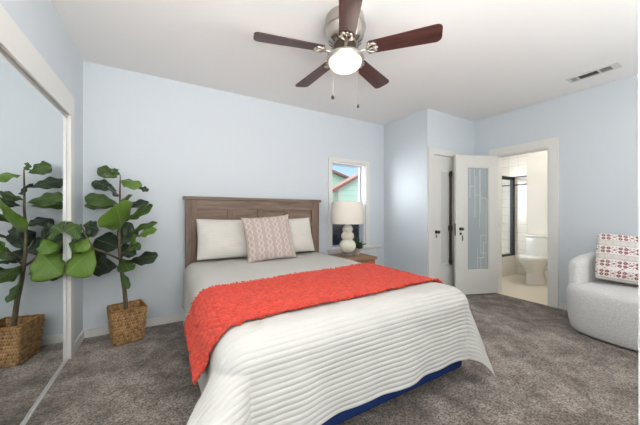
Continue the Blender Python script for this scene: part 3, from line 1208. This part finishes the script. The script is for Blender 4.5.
pw = cushion('pillow', 0.68, 0.42, 0.17, (0.60, 2.875, 0.838), 0.0, math.radians(-17), math.radians(1), M['pillow_white'], t_white, 80, 0.08, 0.05, 0.15, 0.04)
tag(pw, 'white striped bed pillow against the headboard, nearest the fig tree', 'pillow', 'white bed pillows')
pw = cushion('pillow', 0.60, 0.42, 0.17, (1.25, 2.88, 0.838), 0.0, math.radians(-17), math.radians(-2), M['pillow_white'], t_white, 80, 0.08, 0.05, 0.15, 0.04)
tag(pw, 'white bed pillow half hidden behind the patterned cushion, nearest the lamp', 'pillow', 'white bed pillows')
pc = cushion('throw_pillow', 0.50, 0.47, 0.17, (0.93, 2.665, 0.848), math.radians(-5), math.radians(-22), math.radians(-4), M['pattern'], t_ogee, 150, 0.10, 0.05, 0.1)
tag(pc, 'square dusty pink cushion with pale ogee lines on the bed', 'cushion')

# ================================================================ NIGHTSTAND, LAMP, POT
nx0, nx1, ny0, ny1, nz = 1.83, 2.315, 2.58, 3.02, 0.555
ns = thing('nightstand', ((nx0 + nx1) / 2, (ny0 + ny1) / 2, 0), 'brown wooden nightstand under the window', 'nightstand')
MB().box(nx0, nx1, ny0, ny1, nz - 0.035, nz, 0.005).build('top', M['stand'], ns, smooth='auto')
MB().box(nx0 + 0.025, nx1 - 0.025, ny0 + 0.025, ny1 - 0.02, nz - 0.22, nz - 0.035).build('body', M['stand'], ns)
dr = MB().box(nx0 + 0.06, nx1 - 0.06, ny0 + 0.015, ny0 + 0.026, nz - 0.195, nz - 0.06, 0.003).build('drawer', M['stand'], ns, smooth='auto')
m = MB().lathe([(0.0, 0.0), (0.007, 0.0), (0.007, 0.012), (0.014, 0.02), (0.0, 0.026)], (0, 0), 14, False)
m.xform(lambda p: Vector(((nx0 + nx1) / 2 + p.x, ny0 + 0.015 - p.z, nz - 0.13 + p.y))).build('knob', M['bronze'], dr, smooth=True)
for lx in (nx0 + 0.02, nx1 - 0.06):
    for ly in (ny0 + 0.02, ny1 - 0.06):
        MB().box(lx, lx + 0.04, ly, ly + 0.04, 0, nz - 0.036).build('leg', M['stand'], ns)
MB().box(nx0 + 0.03, nx1 - 0.03, ny0 + 0.03, ny1 - 0.03, 0.13, 0.15).build('shelf', M['stand'], ns)

LX, LY = 1.985, 2.76
lamp = thing('table_lamp', (LX, LY, nz), 'white gourd table lamp with cream drum shade on the nightstand', 'lamp')
MB().box(LX - 0.062, LX + 0.062, LY - 0.062, LY + 0.062, nz + 0.0005, nz + 0.045, 0.004).build('base', M['acrylic'], lamp, smooth='auto')
prof = [(0.0, nz + 0.045)]
for k in range(71):
    zz = nz + 0.045 + (0.958 - nz - 0.045) * k / 70
    r_ = 0.018
    for c, r, hh in ((0.690, 0.104, 0.092), (0.812, 0.081, 0.066), (0.900, 0.066, 0.058)):
        q = 1 - ((zz - c) / hh) ** 2
        if q > 0:
            r_ = max(r_, r * math.sqrt(q))
    prof.append((r_, zz))
prof.append((0.0, 0.958))
MB().lathe(prof, (LX, LY), 40).build('gourd_body', M['wax'], lamp, smooth=True)
MB().lathe([(0.008, 0.955), (0.008, 1.17)], (LX, LY), 10).build('stem', M['chrome'], lamp, smooth=True)
MB().lathe([(0.205, 0.965), (0.195, 1.238), (0.191, 1.238), (0.201, 0.965), (0.205, 0.965)], (LX, LY), 56, False).build('lamp_shade', M['shade'], lamp, smooth='auto')
m = MB()
for k in range(3):
    a_ = 2 * PI * k / 3
    m.tube([(LX, LY, 1.16), (LX + 0.197 * math.cos(a_), LY + 0.197 * math.sin(a_), 1.225)], 0.0025, 6)
m.build('shade_fitting', M['chrome'], lamp)

PX, PY = 2.20, 2.86
pp = thing('potted_succulent', (PX, PY, nz), 'small dark green spiky plant in a grey pot beside the lamp', 'plant')
MB().lathe([(0.0, nz), (0.040, nz), (0.052, nz + 0.04), (0.056, nz + 0.085), (0.050, nz + 0.088), (0.046, nz + 0.075), (0.0, nz + 0.075)], (PX, PY), 28, False).build('pot', M['pot'], pp, smooth='auto')
m = MB()
rr = random.Random(11)
for k in range(90):
    a_, el = rr.uniform(0, 2 * PI), rr.uniform(0.1, 1.5)
    ln = rr.uniform(0.10, 0.175) * (0.75 + 0.3 * math.sin(el))
    d = Vector((math.cos(a_) * math.cos(el), math.sin(a_) * math.cos(el), math.sin(el)))
    p0 = Vector((PX, PY, nz + 0.072)) + Vector((d.x, d.y, 0)) * 0.02
    p1 = p0 + d * ln * 0.55 + Vector((0, 0, 0.01))
    p2 = p0 + d * ln + Vector((0, 0, 0.0))
    m.tube([p0, p1, p2], [0.006, 0.009, 0.001], 5)
m.build('foliage', M['spike'], pp, smooth=True)

# ================================================================ FIG TREE AND BASKET
bc = Vector((-0.285, 2.885, 0))
brot = math.radians(14)
bk = thing('planter_basket', bc, 'square tapered woven basket holding the fig tree', 'basket')


def basket_mesh(t0, t1, z0, z1, inner):
    """Woven wall as a closed loop of four sides, z0..z1, half sizes t0 (bottom) to t1 (top)."""
    nper, nz_ = 240, 100
    m = MB()
    P = np.zeros((nper, nz_, 3))
    tint = np.zeros((nper, nz_, 3))
    rows = 11
    cols = 14
    for i in range(nper):
        s_ = i / nper * 4
        side, q = int(s_), s_ - int(s_)
        for j in range(nz_):
            vz = j / (nz_ - 1)
            hs = t0 + (t1 - t0) * vz
            c = 0.12
            x, y = (q * 2 - 1), -1.0
            # soft corner
            nx_, ny_ = 0.0, -1.0
            rr_ = vz * rows
            row = int(rr_)
            fr = rr_ - row
            colf = q * cols + (0.5 if row % 2 else 0.0)
            cfr = colf - math.floor(colf)
            bump = math.sin(PI * fr) ** 0.5 * (0.35 + 0.65 * abs(math.sin(PI * cfr)))
            d = 0.011 * bump - 0.002
            if inner:
                d = -0.4 * d
            px_, py_ = x * hs, y * hs - d
            for _ in range(side):
                px_, py_ = -py_, px_
            a_ = brot
            P[i, j] = (bc.x + px_ * math.cos(a_) - py_ * math.sin(a_), bc.y + px_ * math.sin(a_) + py_ * math.cos(a_), z0 + (z1 - z0) * vz)
            h1 = math.sin(row * 12.9 + side * 78.2 + math.floor(colf) * 37.7) * 43758.5
            h1 -= math.floor(h1)
            h2 = mnoise.noise(Vector((P[i, j][0] * 60, P[i, j][1] * 60, P[i, j][2] * 60))) * 0.5 + 0.5
            k = 0.6 * h1 + 0.4 * h2
            ca, cb = lin(srgb(112, 80, 50)), lin(srgb(210, 170, 120))
            tint[i, j] = ca + (cb - ca) * k
    m.grid(P, True)
    m.tint = tint.reshape(-1, 3)
    return m


basket_mesh(0.102, 0.124, 0.004, 0.285, False).build('outer_weave', M['basket'], bk, smooth=True)
basket_mesh(0.094, 0.114, 0.02, 0.285, True).build('inner_weave', M['basket'], bk, smooth=True)
m = MB()
for hs, zz in ((0.119, 0.285),):
    pts = []
    cnr = [(-hs, -hs), (hs, -hs), (hs, hs), (-hs, hs), (-hs, -hs)]
    for k in range(4):
        for i in range(12):
            q = i / 12
            x, y = cnr[k][0] + (cnr[k + 1][0] - cnr[k][0]) * q, cnr[k][1] + (cnr[k + 1][1] - cnr[k][1]) * q
            pts.append((bc.x + x * math.cos(brot) - y * math.sin(brot), bc.y + x * math.sin(brot) + y * math.cos(brot), zz + 0.002 * math.sin(i * 2.1)))
    pts.append(pts[0])
    m.tube(pts, 0.009, 8)
m.tint = [lin(srgb(150, 106, 62)) * (0.8 + 0.4 * ((i // 8) % 3) / 2) for i in range(len(m.v))]
m.build('rim', M['basket'], bk, smooth=True)
m = MB()
m.prism([(bc.x + x * math.cos(brot) - y * math.sin(brot), bc.y + x * math.sin(brot) + y * math.cos(brot)) for x, y in ((-0.1, -0.1), (0.1, -0.1), (0.1, 0.1), (-0.1, 0.1))], 'Z', 0.0, 0.02)
m.tint = [lin(srgb(120, 84, 48))] * len(m.v)
m.build('bottom', M['basket'], bk)

fig = thing('fiddle_leaf_fig', (-0.29, 2.89, 0.02), 'tall fiddle leaf fig with broad green leaves standing in the woven basket', 'plant')
m = MB()
trunk = [(-0.285, 2.885, 0.12), (-0.294, 2.891, 0.287), (-0.305, 2.898, 0.427), (-0.328, 2.911, 0.602), (-0.343, 2.919, 0.777), (-0.347, 2.922, 0.951), (-0.339, 2.917, 1.126), (-0.339, 2.917, 1.301), (-0.337, 2.916, 1.432)]
m.tube(trunk, [0.017, 0.017, 0.016, 0.0145, 0.012, 0.010, 0.008, 0.0065, 0.004], 10)
m.build('trunk', M['bark'], fig, smooth=True)
m = MB()
m.tube([(-0.347, 2.922, 0.698), (-0.428, 2.865, 0.764), (-0.495, 2.765, 0.821), (-0.527, 2.737, 0.905), (-0.56, 2.71, 1.016)], [0.009, 0.009, 0.008, 0.007, 0.004], 8)
m.tube([(-0.335, 2.915, 0.70), (-0.30, 2.895, 0.76), (-0.262, 2.875, 0.80), (-0.25, 2.86, 0.86)], [0.008, 0.007, 0.006, 0.003], 8)
m.build('branch', M['bark'], fig, smooth=True)
MB().prism([(bc.x + x * math.cos(brot) - y * math.sin(brot), bc.y + x * math.sin(brot) + y * math.cos(brot)) for x, y in ((-0.092, -0.092), (0.092, -0.092), (0.092, 0.092), (-0.092, 0.092))], 'Z', 0.021, 0.20).build('soil', M['soil'], fig)

LEAVES = [
 ((-0.354, 2.926, 1.406), (-0.492, 2.913, 1.48), 0.095, 1),
 ((-0.331, 2.913, 1.388), (-0.186, 2.702, 1.308), 0.102, 2),
 ((-0.205, 2.771, 1.321), (-0.119, 2.779, 1.3), 0.043, 0),
 ((-0.362, 2.93, 1.292), (-0.548, 3.03, 1.373), 0.088, 0),
 ((-0.347, 2.922, 1.179), (-0.572, 2.89, 1.232), 0.119, 1),
 ((-0.354, 2.926, 1.152), (-0.593, 2.994, 1.168), 0.078, 1),
 ((-0.331, 2.913, 1.152), (-0.124, 2.897, 1.2), 0.080, 0),
 ((-0.316, 2.904, 1.021), (-0.086, 2.68, 1.163), 0.095, 1),
 ((-0.331, 2.878, 0.953), (-0.332, 2.636, 1.163), 0.247, 2),
 ((-0.309, 2.9, 0.899), (-0.281, 2.988, 1.018), 0.089, 0),
 ((-0.278, 2.882, 0.908), (-0.053, 2.684, 1.015), 0.069, 1),
 ((-0.207, 2.795, 0.894), (-0.062, 2.573, 0.953), 0.084, 2),
 ((-0.343, 2.919, 0.794), (-0.528, 3.026, 0.873), 0.184, 0),
 ((-0.347, 2.922, 0.628), (-0.545, 3.03, 0.62), 0.132, 0),
 ((-0.278, 2.882, 0.672), (-0.05, 2.682, 0.734), 0.104, 0),
 ((-0.331, 2.913, 0.707), (-0.255, 2.707, 0.623), 0.110, 1),
 ((-0.331, 2.913, 0.602), (-0.271, 2.844, 0.444), 0.052, 1),
 ((-0.271, 2.878, 0.812), (-0.212, 2.775, 0.904), 0.078, 2),
 ((-0.286, 2.887, 0.759), (-0.192, 2.902, 0.831), 0.080, 1),
 ((-0.324, 2.909, 0.759), (-0.217, 2.663, 0.75), 0.076, 0),
 ((-0.557, 2.708, 1.008), (-0.628, 2.614, 0.963), 0.141, 1),
 ((-0.555, 2.73, 1.007), (-0.464, 2.805, 0.961), 0.119, 0),
 ((-0.506, 2.69, 0.915), (-0.563, 2.631, 0.811), 0.091, 2),
 ((-0.475, 2.718, 0.821), (-0.625, 2.624, 0.65), 0.219, 2),
 ((-0.495, 2.765, 0.805), (-0.620, 2.691, 0.771), 0.108, 0),
 ((-0.516, 2.777, 0.837), (-0.615, 2.661, 0.863), 0.115, 1),
 ((-0.339, 2.917, 0.812), (-0.268, 3.05, 0.977), 0.136, 0),
 ((-0.347, 2.922, 0.995), (-0.463, 3.04, 1.054), 0.126, 0),
 ((-0.345, 2.92, 0.74), (-0.245, 2.99, 0.80), 0.12, 0),
 ((-0.428, 2.865, 0.764), (-0.50, 2.93, 0.66), 0.13, 0),
 ((-0.52, 2.75, 0.88), (-0.60, 2.80, 0.93), 0.12, 0),
 ((-0.338, 2.917, 1.25), (-0.40, 2.76, 1.30), 0.09, 0),
 ((-0.339, 2.917, 1.20), (-0.25, 2.80, 1.24), 0.085, 1),
 ((-0.337, 2.916, 1.43), (-0.385, 2.86, 1.47), 0.05, 1),
]
TONES = [lin(srgb(42, 57, 44)), lin(srgb(68, 92, 42)), lin(srgb(100, 130, 50))]
m = MB()
tn, uvs = [], []
eye = Vector((0.0, 0.2, 1.15))
lr = random.Random(5)
for k, (p0, p1, wd, tone) in enumerate(LEAVES):
    p0, p1 = Vector(p0), Vector(p1)
    ax = p1 - p0
    Ln = ax.length
    ax.normalize()
    # the blade faces partly up and partly to the room
    hint = (eye - p0).normalized() * 0.8 + Vector((0, 0, 0.45))
    nr = (hint - ax * hint.dot(ax)).normalized()
    sd_ = ax.cross(nr)
    NU, NV = 22, 13
    b0 = len(m.v)
    arch = lr.uniform(0.02, 0.10) * Ln
    tw = lr.uniform(-0.25, 0.25)
    ph = lr.uniform(0, 6)
    Pg = np.zeros((NU, NV, 3))
    for i in range(NU):
        tq = i / (NU - 1)
        # petiole then an obovate blade with the broad end outwards
        if tq < 0.05:
            wv = 0.02
        else:
            q = (tq - 0.05) / 0.95
            wv = 0.02 + 0.98 * (math.sin(PI * q ** 1.25) ** 0.62) * (0.62 + 0.38 * q) / 0.93
            wv *= 1 + 0.05 * math.sin(q * 13 + ph)
        if i == NU - 1:
            wv = 0.02
        for j in range(NV):
            sv = j / (NV - 1) * 2 - 1
            hw = wd * 0.65 * wv
            lift = -abs(sv) ** 1.5 * hw * 0.22 + 0.010 * math.sin(tq * 17 + ph + sv * 2.2) * abs(sv) ** 2 * min(1, wv * 2)
            q = p0 + ax * Ln * tq + sd_ * (sv * hw) + nr * (arch * math.sin(PI * tq) + lift + tw * sv * hw)
            q.y = min(q.y, 3.075)
            q.x = max(q.x, -0.606 if q.y > 2.68 else -0.630)
            Pg[i, j] = q
            uvs.append((j / (NV - 1), tq))
            tn.append(TONES[tone])
    m.grid(Pg)
m.tint = tn
m.uv = uvs
m.build('foliage', M['leaf'], fig, smooth=True, solid=0.0012)

# ================================================================ ARMCHAIR AND CUSHION
AX, AY = 3.545, 0.655
ch = thing('armchair', (AX, AY, 0), 'rounded off-white boucle tub armchair in the corner by the bathroom', 'armchair')


def barrel(cx_, cy_, rx, ry, ang0, ang1, r_in, z0, ztop, n=64):
    pass


# upholstered body: a rounded drum with a bowed front
def sup(cx_, cy_, hx, hy, p=2.8, n=72):
    pts = []
    for i in range(n):
        a_ = 2 * PI * i / n
        c, s_ = math.cos(a_), math.sin(a_)
        pts.append((cx_ + hx * math.copysign(abs(c) ** (2 / p), c), cy_ + hy * math.copysign(abs(s_) ** (2 / p), s_)))
    return pts


m = MB()
rings = []
for z, k in ((0.012, 0.90), (0.03, 0.93), (0.10, 0.96), (0.22, 0.985), (0.32, 0.99), (0.37, 0.985), (0.405, 0.955), (0.42, 0.90), (0.428, 0.7)):
    rings.append((sup(AX, AY, 0.36 * k, 0.455 * k, 2.6), z))
loft(m, rings)
m.build('seat', M['boucle'], ch, smooth=True)
# wrap-around back: swept along a U that opens to the room (-X)
m = MB()
path = []
for i in range(61):
    q = -1 + 2 * i / 60
    a_ = q * PI * 0.61
    hx, hy = 0.322, 0.385
    c, s_ = math.cos(a_), math.sin(a_)
    x = AX + hx * math.copysign(abs(c) ** (2 / 2.6), c)
    y = AY + hy * math.copysign(abs(s_) ** (2 / 2.6), s_)
    zt = 0.655 + 0.07 * max(0, math.cos(a_)) ** 0.8
    path.append((Vector((x, y, 0)), zt))
NQ = 20
Pg = []
for i, (p, zt) in enumerate(path):
    pa, pb = path[max(0, i - 1)][0], path[min(len(path) - 1, i + 1)][0]
    tg = (pb - pa).normalized()
    nr = Vector((tg.y, -tg.x, 0))
    endk = min(i, len(path) - 1 - i)
    es = min(1.0, math.sqrt(max(0.0, 1 - (1 - min(1, endk / 7)) ** 2)) + 0.02)
    ring = []
    for q in range(NQ):
        a_ = 2 * PI * q / NQ
        c, s_ = math.cos(a_), math.sin(a_)
        wx = 0.068 * math.copysign(abs(c) ** 0.7, c) * es
        z0 = 0.25
        hz = (zt - z0) / 2
        zz = (z0 + zt) / 2 + hz * math.copysign(abs(s_) ** 0.35, s_) * (0.75 + 0.25 * es)
        ring.append(tuple(p + nr * wx + Vector((0, 0, zz))))
    Pg.append(ring)
Pg = np.array(Pg)
nu, nv = Pg.shape[:2]
m.v = [tuple(x) for x in Pg.reshape(-1, 3)]
for i in range(nu - 1):
    for j in range(nv):
        k = (j + 1) % nv
        m.f.append((i * nv + j, i * nv + k, (i + 1) * nv + k, (i + 1) * nv + j))
m.f.append(tuple(range(nv)))
m.f.append(tuple((nu - 1) * nv + j for j in range(nv))[::-1])
m.build('backrest', M['boucle'], ch, smooth=True)
MB().lathe([(0.25, 0.0), (0.25, 0.012)], (AX, AY), 40).build('swivel_base', M['black'], ch, smooth='auto')

fc = cushion('throw_pillow', 0.50, 0.44, 0.15, (3.70, 0.70, 0.675), math.radians(-66), math.radians(-14), math.radians(5), M['woven'], t_folk, 170, 0.05, 0.0, 0.0, 0.04)
tag(fc, 'cream cushion with bands of maroon flowers on the armchair', 'cushion')

# ================================================================ CEILING FAN
FX, FY = 1.076, 1.524
fan = thing('ceiling_fan', (FX, FY, H), 'five blade ceiling fan with brushed nickel motor and lit frosted bowl', 'ceiling fan')
MB().lathe([(0.0, H - 0.0005), (0.128, H - 0.0005), (0.132, H - 0.02), (0.134, H - 0.06), (0.140, H - 0.068), (0.140, H - 0.082), (0.132, H - 0.09), (0.128, H - 0.13), (0.112, H - 0.165), (0.085, H - 0.185), (0.0, H - 0.19)], (FX, FY), 48, False).build('motor_housing', M['nickel'], fan, smooth='auto')
for k in range(16):
    m = MB()
    a_ = 2 * PI * k / 16
    p0 = Vector((FX + 0.113 * math.cos(a_), FY + 0.113 * math.sin(a_), H - 0.163))
    p1 = Vector((FX + 0.087 * math.cos(a_), FY + 0.087 * math.sin(a_), H - 0.184))
    m.tube([p0, p1], 0.0035, 6)
    m.build('vent_slot', M['black'], fan)
MB().lathe([(0.0, H - 0.19), (0.075, H - 0.19), (0.078, H - 0.235), (0.068, H - 0.245), (0.068, H - 0.275), (0.0, H - 0.276)], (FX, FY), 36, False).build('blade_hub', M['bronze'], fan, smooth='auto')
MB().lathe([(0.0, H - 0.250), (0.085, H - 0.252), (0.124, H - 0.270), (0.131, H - 0.286), (0.127, H - 0.298), (0.112, H - 0.300), (0.0, H - 0.300)], (FX, FY), 44, False).build('light_collar', M['nickel'], fan, smooth='auto')
prof = [(0.115, H - 0.299)]
for k in range(1, 13):
    q = k / 12 * PI / 2
    prof.append((0.115 * math.cos(q) ** 0.85 if k < 12 else 0.0, H - 0.299 - 0.066 * math.sin(q)))
MB().lathe(prof, (FX, FY), 44, False).build('lamp_bowl', M['bowl'], fan, smooth=True)

ZB = H - 0.238
for k, deg in enumerate((166.2, 94.2, 22.2, -49.8, -121.8)):
    A = math.radians(deg)
    pitch = math.radians(-12)
    Rz = Matrix.Rotation(A, 4, 'Z')
    Rp = Matrix.Rotation(pitch, 4, 'X')

    def bx(p, Rz=Rz, Rp=Rp):
        return Rz @ (Rp @ p) + Vector((FX, FY, ZB))
    # blade outline: x outwards, y across
    out = []
    r0, r1 = 0.155, 0.612
    w0, w1 = 0.050, 0.066
    out += [(r0, -w0 + 0.012), (r0 + 0.012, -w0)]
    for q in range(9):
        a_ = -PI / 2 + (PI / 2) * q / 8
        out.append((r1 - 0.035 + 0.035 * math.cos(a_), -w1 + 0.035 + 0.035 * math.sin(a_)))
    for q in range(9):
        a_ = (PI / 2) * q / 8
        out.append((r1 - 0.035 + 0.035 * math.cos(a_), w1 - 0.035 + 0.035 * math.sin(a_)))
    out += [(r0 + 0.012, w0), (r0, w0 - 0.012)]
    mb = MB().prism(out, 'Z', 0.0, 0.007)
    # keep local axes so the grain runs along each blade
    bl = MB()
    bl.v, bl.f = mb.v, mb.f
    o = bl.build('blade', M['walnut'], None)
    # place as a child of the fan with its own rotation
    org_local = o.location.copy()
    o.parent = fan
    Mx = Matrix.Translation(Vector((FX, FY, ZB)) - ORG[fan.name]) @ Rz @ Rp @ Matrix.Translation(org_local)
    o.matrix_local = Mx
    # iron: forked bracket
    m = MB()
    m.tube([bx(Vector((0.060, 0, -0.004))), bx(Vector((0.10, 0, -0.012))), bx(Vector((0.150, 0, -0.006)))], [0.012, 0.009, 0.010], 8)
    for sg in (-1, 1):
        pts = [bx(Vector(q)) for q in ((0.145, 0, -0.006), (0.158, sg * 0.018, -0.006), (0.175, sg * 0.030, -0.005), (0.196, sg * 0.034, -0.005), (0.212, sg * 0.024, -0.005), (0.205, sg * 0.012, -0.005), (0.19, sg * 0.014, -0.005))]
        m.tube(pts, [0.009, 0.009, 0.009, 0.009, 0.008, 0.007, 0.005], 8)
        pts = [bx(Vector(q)) for q in ((0.158, sg * 0.016, -0.006), (0.160, sg * 0.034, -0.005), (0.170, sg * 0.045, -0.005))]
        m.tube(pts, [0.008, 0.008, 0.006], 8)
    m.tube([bx(Vector((0.15, 0, -0.006))), bx(Vector((0.20, 0, -0.005))), bx(Vector((0.222, 0, -0.005)))], [0.009, 0.007, 0.008], 8)
    for sx_, sy_ in ((0.185, 0.0), (0.198, 0.03), (0.198, -0.03)):
        pass
    io = m.build('blade_iron', M['nickel'], fan, smooth=True)
# pull chains
for px_, py_, zb_, nm in ((FX - 0.103, FY - 0.005, 1.885, 0), (FX + 0.035, FY - 0.098, 1.825, 1)):
    m = MB().tube([(px_, py_, H - 0.29), (px_, py_, zb_)], 0.0014, 6)
    c = m.build('pull_chain', M['nickel'], fan)
    if nm == 0:
        m = MB().lathe([(0.0, zb_ + 0.002), (0.006, zb_), (0.012, zb_ - 0.01), (0.012, zb_ - 0.016), (0.006, zb_ - 0.026), (0.0, zb_ - 0.028)], (px_, py_), 14, False)
    else:
        m = MB().lathe([(0.0, zb_ + 0.002), (0.003, zb_), (0.008, zb_ - 0.018), (0.006, zb_ - 0.026), (0.0, zb_ - 0.03)], (px_, py_), 12, False)
    m.build('chain_pull', M['bronze'], c, smooth=True)
# the fan's own lamp
ld = bpy.data.lights.new('fan_bulb', 'POINT')
ld.energy = 2.0
ld.color = (1.0, 0.93, 0.83)
ld.shadow_soft_size = 0.09
lo = bpy.data.objects.new('fan_bulb', ld)
lo.location = (FX, FY, H - 0.50)
COL.objects.link(lo)

# ================================================================ CEILING VENT
vx0, vx1, vy0, vy1 = 3.475, 3.615, 0.76, 1.115
vt = thing('ceiling_vent', ((vx0 + vx1) / 2, (vy0 + vy1) / 2, H), 'white rectangular air register in the ceiling', 'vent')
m = MB()
z0, z1 = H - 0.010, H - 0.0005
m.box(vx0, vx0 + 0.022, vy0, vy1, z0, z1)
m.box(vx1 - 0.022, vx1, vy0, vy1, z0, z1)
m.box(vx0 + 0.022, vx1 - 0.022, vy0, vy0 + 0.05, z0, z1)
m.box(vx0 + 0.022, vx1 - 0.022, vy1 - 0.022, vy1, z0, z1)
for yy in (0.885, 1.035):
    m.box(vx0 + 0.022, vx1 - 0.022, yy, yy + 0.014, z0, z1)
m.build('frame', M['fleck'], vt)
box('duct_back', M['dark'], vt, vx0 + 0.022, vx1 - 0.022, vy0 + 0.05, vy1 - 0.022, H - 0.003, H - 0.001)
m = MB()
for k in range(4):
    x = vx0 + 0.028 + k * 0.024
    m.box(x, x + 0.010, vy0 + 0.05, 0.885, z0 + 0.001, z0 + 0.006)
for k in range(4):
    y = vy0 + 0.058 + k * 0.019
    m.box(vx0 + 0.022, vx1 - 0.022, y, y + 0.006, z0 + 0.001, z0 + 0.005)
m.build('louver', M['vent_dark'], vt)
m = MB()
for k in range(7):
    x = vx0 + 0.025 + k * 0.0132
    m.add([(x, 0.899, z0 + 0.001), (x + 0.012, 0.899, z0 + 0.006), (x + 0.012, 1.035, z0 + 0.006), (x, 1.035, z0 + 0.001)], [(0, 1, 2, 3)])
m.build('louver', M['vent_dark'], vt, solid=0.001)
m = MB()
for k in range(5):
    y = 1.051 + k * 0.0088
    m.add([(vx0 + 0.022, y, z0 + 0.001), (vx1 - 0.022, y, z0 + 0.001), (vx1 - 0.022, y + 0.008, z0 + 0.005), (vx0 + 0.022, y + 0.008, z0 + 0.005)], [(0, 1, 2, 3)])
m.build('louver', M['fleck'], vt, solid=0.001)

# ================================================================ OUTSIDE THE WINDOW
GZ = -0.65
struct(box('floor_outside', M['ground'], None, -2, 22, YB + 0.5, 40, GZ - 0.1, GZ), 'grey driveway outside the window', 'ground')
ho = thing('neighbor_house', (7.6, 10.5, GZ), 'mint green house with red edged gables seen through the window', 'house')
# front gable wing, wall at y = 8.3
slope = 0.51
ex, ez = 5.17, 1.86
rx = 8.6
rz = ez + slope * (rx - ex)
m = MB()
m.prism([(5.62, GZ + 0.9), (11.6, GZ + 0.9), (11.6, ez + 0.2), (rx, rz - 0.06), (5.62, ez + 0.2 - 0.0)], 'Y', 8.4, 8.75)
m.build('front_wall', M['mint'], ho)
MB().box(5.60, 11.62, 8.38, 8.75, GZ, GZ + 0.9).build('brick_base', M['brick'], ho)


def slab(m, x0, z0, x1, z1, y0, y1, t_):
    m.prism([(x0, z0), (x1, z1), (x1, z1 + t_), (x0, z0 + t_)], 'Y', y0, y1)


m = MB()
slab(m, ex, ez, rx, rz, 8.22, 8.75, 0.05)
slab(m, rx, rz, 2 * rx - ex, ez, 8.22, 8.75, 0.05)
m.build('roof', M['roof'], ho)
m = MB()
slab(m, ex - 0.02, ez - 0.06, rx, rz - 0.06, 8.18, 8.22, 0.11)
slab(m, rx, rz - 0.06, 2 * rx - ex, ez - 0.06, 8.18, 8.22, 0.11)
m.box(ex - 0.03, ex, 8.22, 8.75, ez - 0.1, ez + 0.04)
m.build('fascia', M['fascia'], ho)
m = MB()
slab(m, ex, ez - 0.03, rx, rz - 0.03, 8.22, 8.4, 0.028)
m.build('soffit', M['soffit'], ho)
# rear wing whose roof falls to the right
m = MB()
r0x, r0z, r1x, r1z = 4.6, 3.18, 7.9, 2.26
m.prism([(3.4, GZ), (11.6, GZ), (11.6, 1.5), (7.9, 2.5), (5.0, 3.33), (3.4, 2.88)], 'Y', 10.2, 13.5)
m.build('rear_wall', M['mint'], ho)
m = MB()
slab(m, 5.0, 3.36, 11.9, 1.38, 10.05, 13.6, 0.05)
slab(m, 3.2, 2.85, 5.0, 3.36, 10.05, 13.6, 0.05)
m.build('rear_roof', M['roof'], ho)
m = MB()
slab(m, 5.0, 3.31, 11.9, 1.33, 10.0, 10.05, 0.1)
slab(m, 3.2, 2.80, 5.0, 3.31, 10.0, 10.05, 0.1)
m.build('rear_fascia', M['fascia'], ho)
# corner board and window trim lines on the front wing
MB().box(5.60, 5.70, 8.37, 8.4, GZ + 0.9, ez + 0.18).build('corner_board', M['soffit'], ho)

# parked car
car = thing('car', (4.6, 6.1, GZ), 'dark blue car parked outside below the window', 'car')
cz = GZ
pf = [(2.7, 0.35), (2.72, 0.62), (3.0, 0.86), (3.5, 0.92), (3.95, 1.32), (4.35, 1.43), (5.2, 1.44), (5.75, 1.30), (6.25, 0.98), (6.75, 0.92), (6.82, 0.6), (6.78, 0.34), (6.4, 0.26), (3.1, 0.26)]
m = MB().prism([(x, cz + z) for x, z in pf], 'Y', 5.35, 6.95)
cb = m.build('body', M['car'], car)
bv = cb.modifiers.new('bevel', 'BEVEL')
bv.width = 0.06
bv.segments = 3
bv.limit_method = 'ANGLE'
m = MB()
m.prism([(x, cz + z) for x, z in ((3.72, 0.95), (4.02, 1.26), (4.38, 1.36), (4.72, 1.37), (4.72, 0.95))], 'Y', 5.335, 5.37)
m.build('side_window', M['car_glass'], car)
m = MB()
m.prism([(x, cz + z) for x, z in ((4.8, 0.95), (4.8, 1.37), (5.2, 1.36), (5.65, 1.26), (6.05, 0.98))], 'Y', 5.335, 5.37)
m.build('side_window', M['car_glass'], car)
for wx in (3.45, 6.05):
    for wy in (5.36, 6.78):
        m = MB().lathe([(0.0, 0.0), (0.2, 0.0), (0.31, 0.01), (0.33, 0.05), (0.33, 0.14), (0.31, 0.18), (0.0, 0.19)], (0, 0), 28, False)
        m.xform(lambda p: Vector((wx + p.x, wy - 0.02 + p.z, cz + 0.33 + p.y)))
        wo = m.build('wheel', M['rubber'], car, smooth='auto')
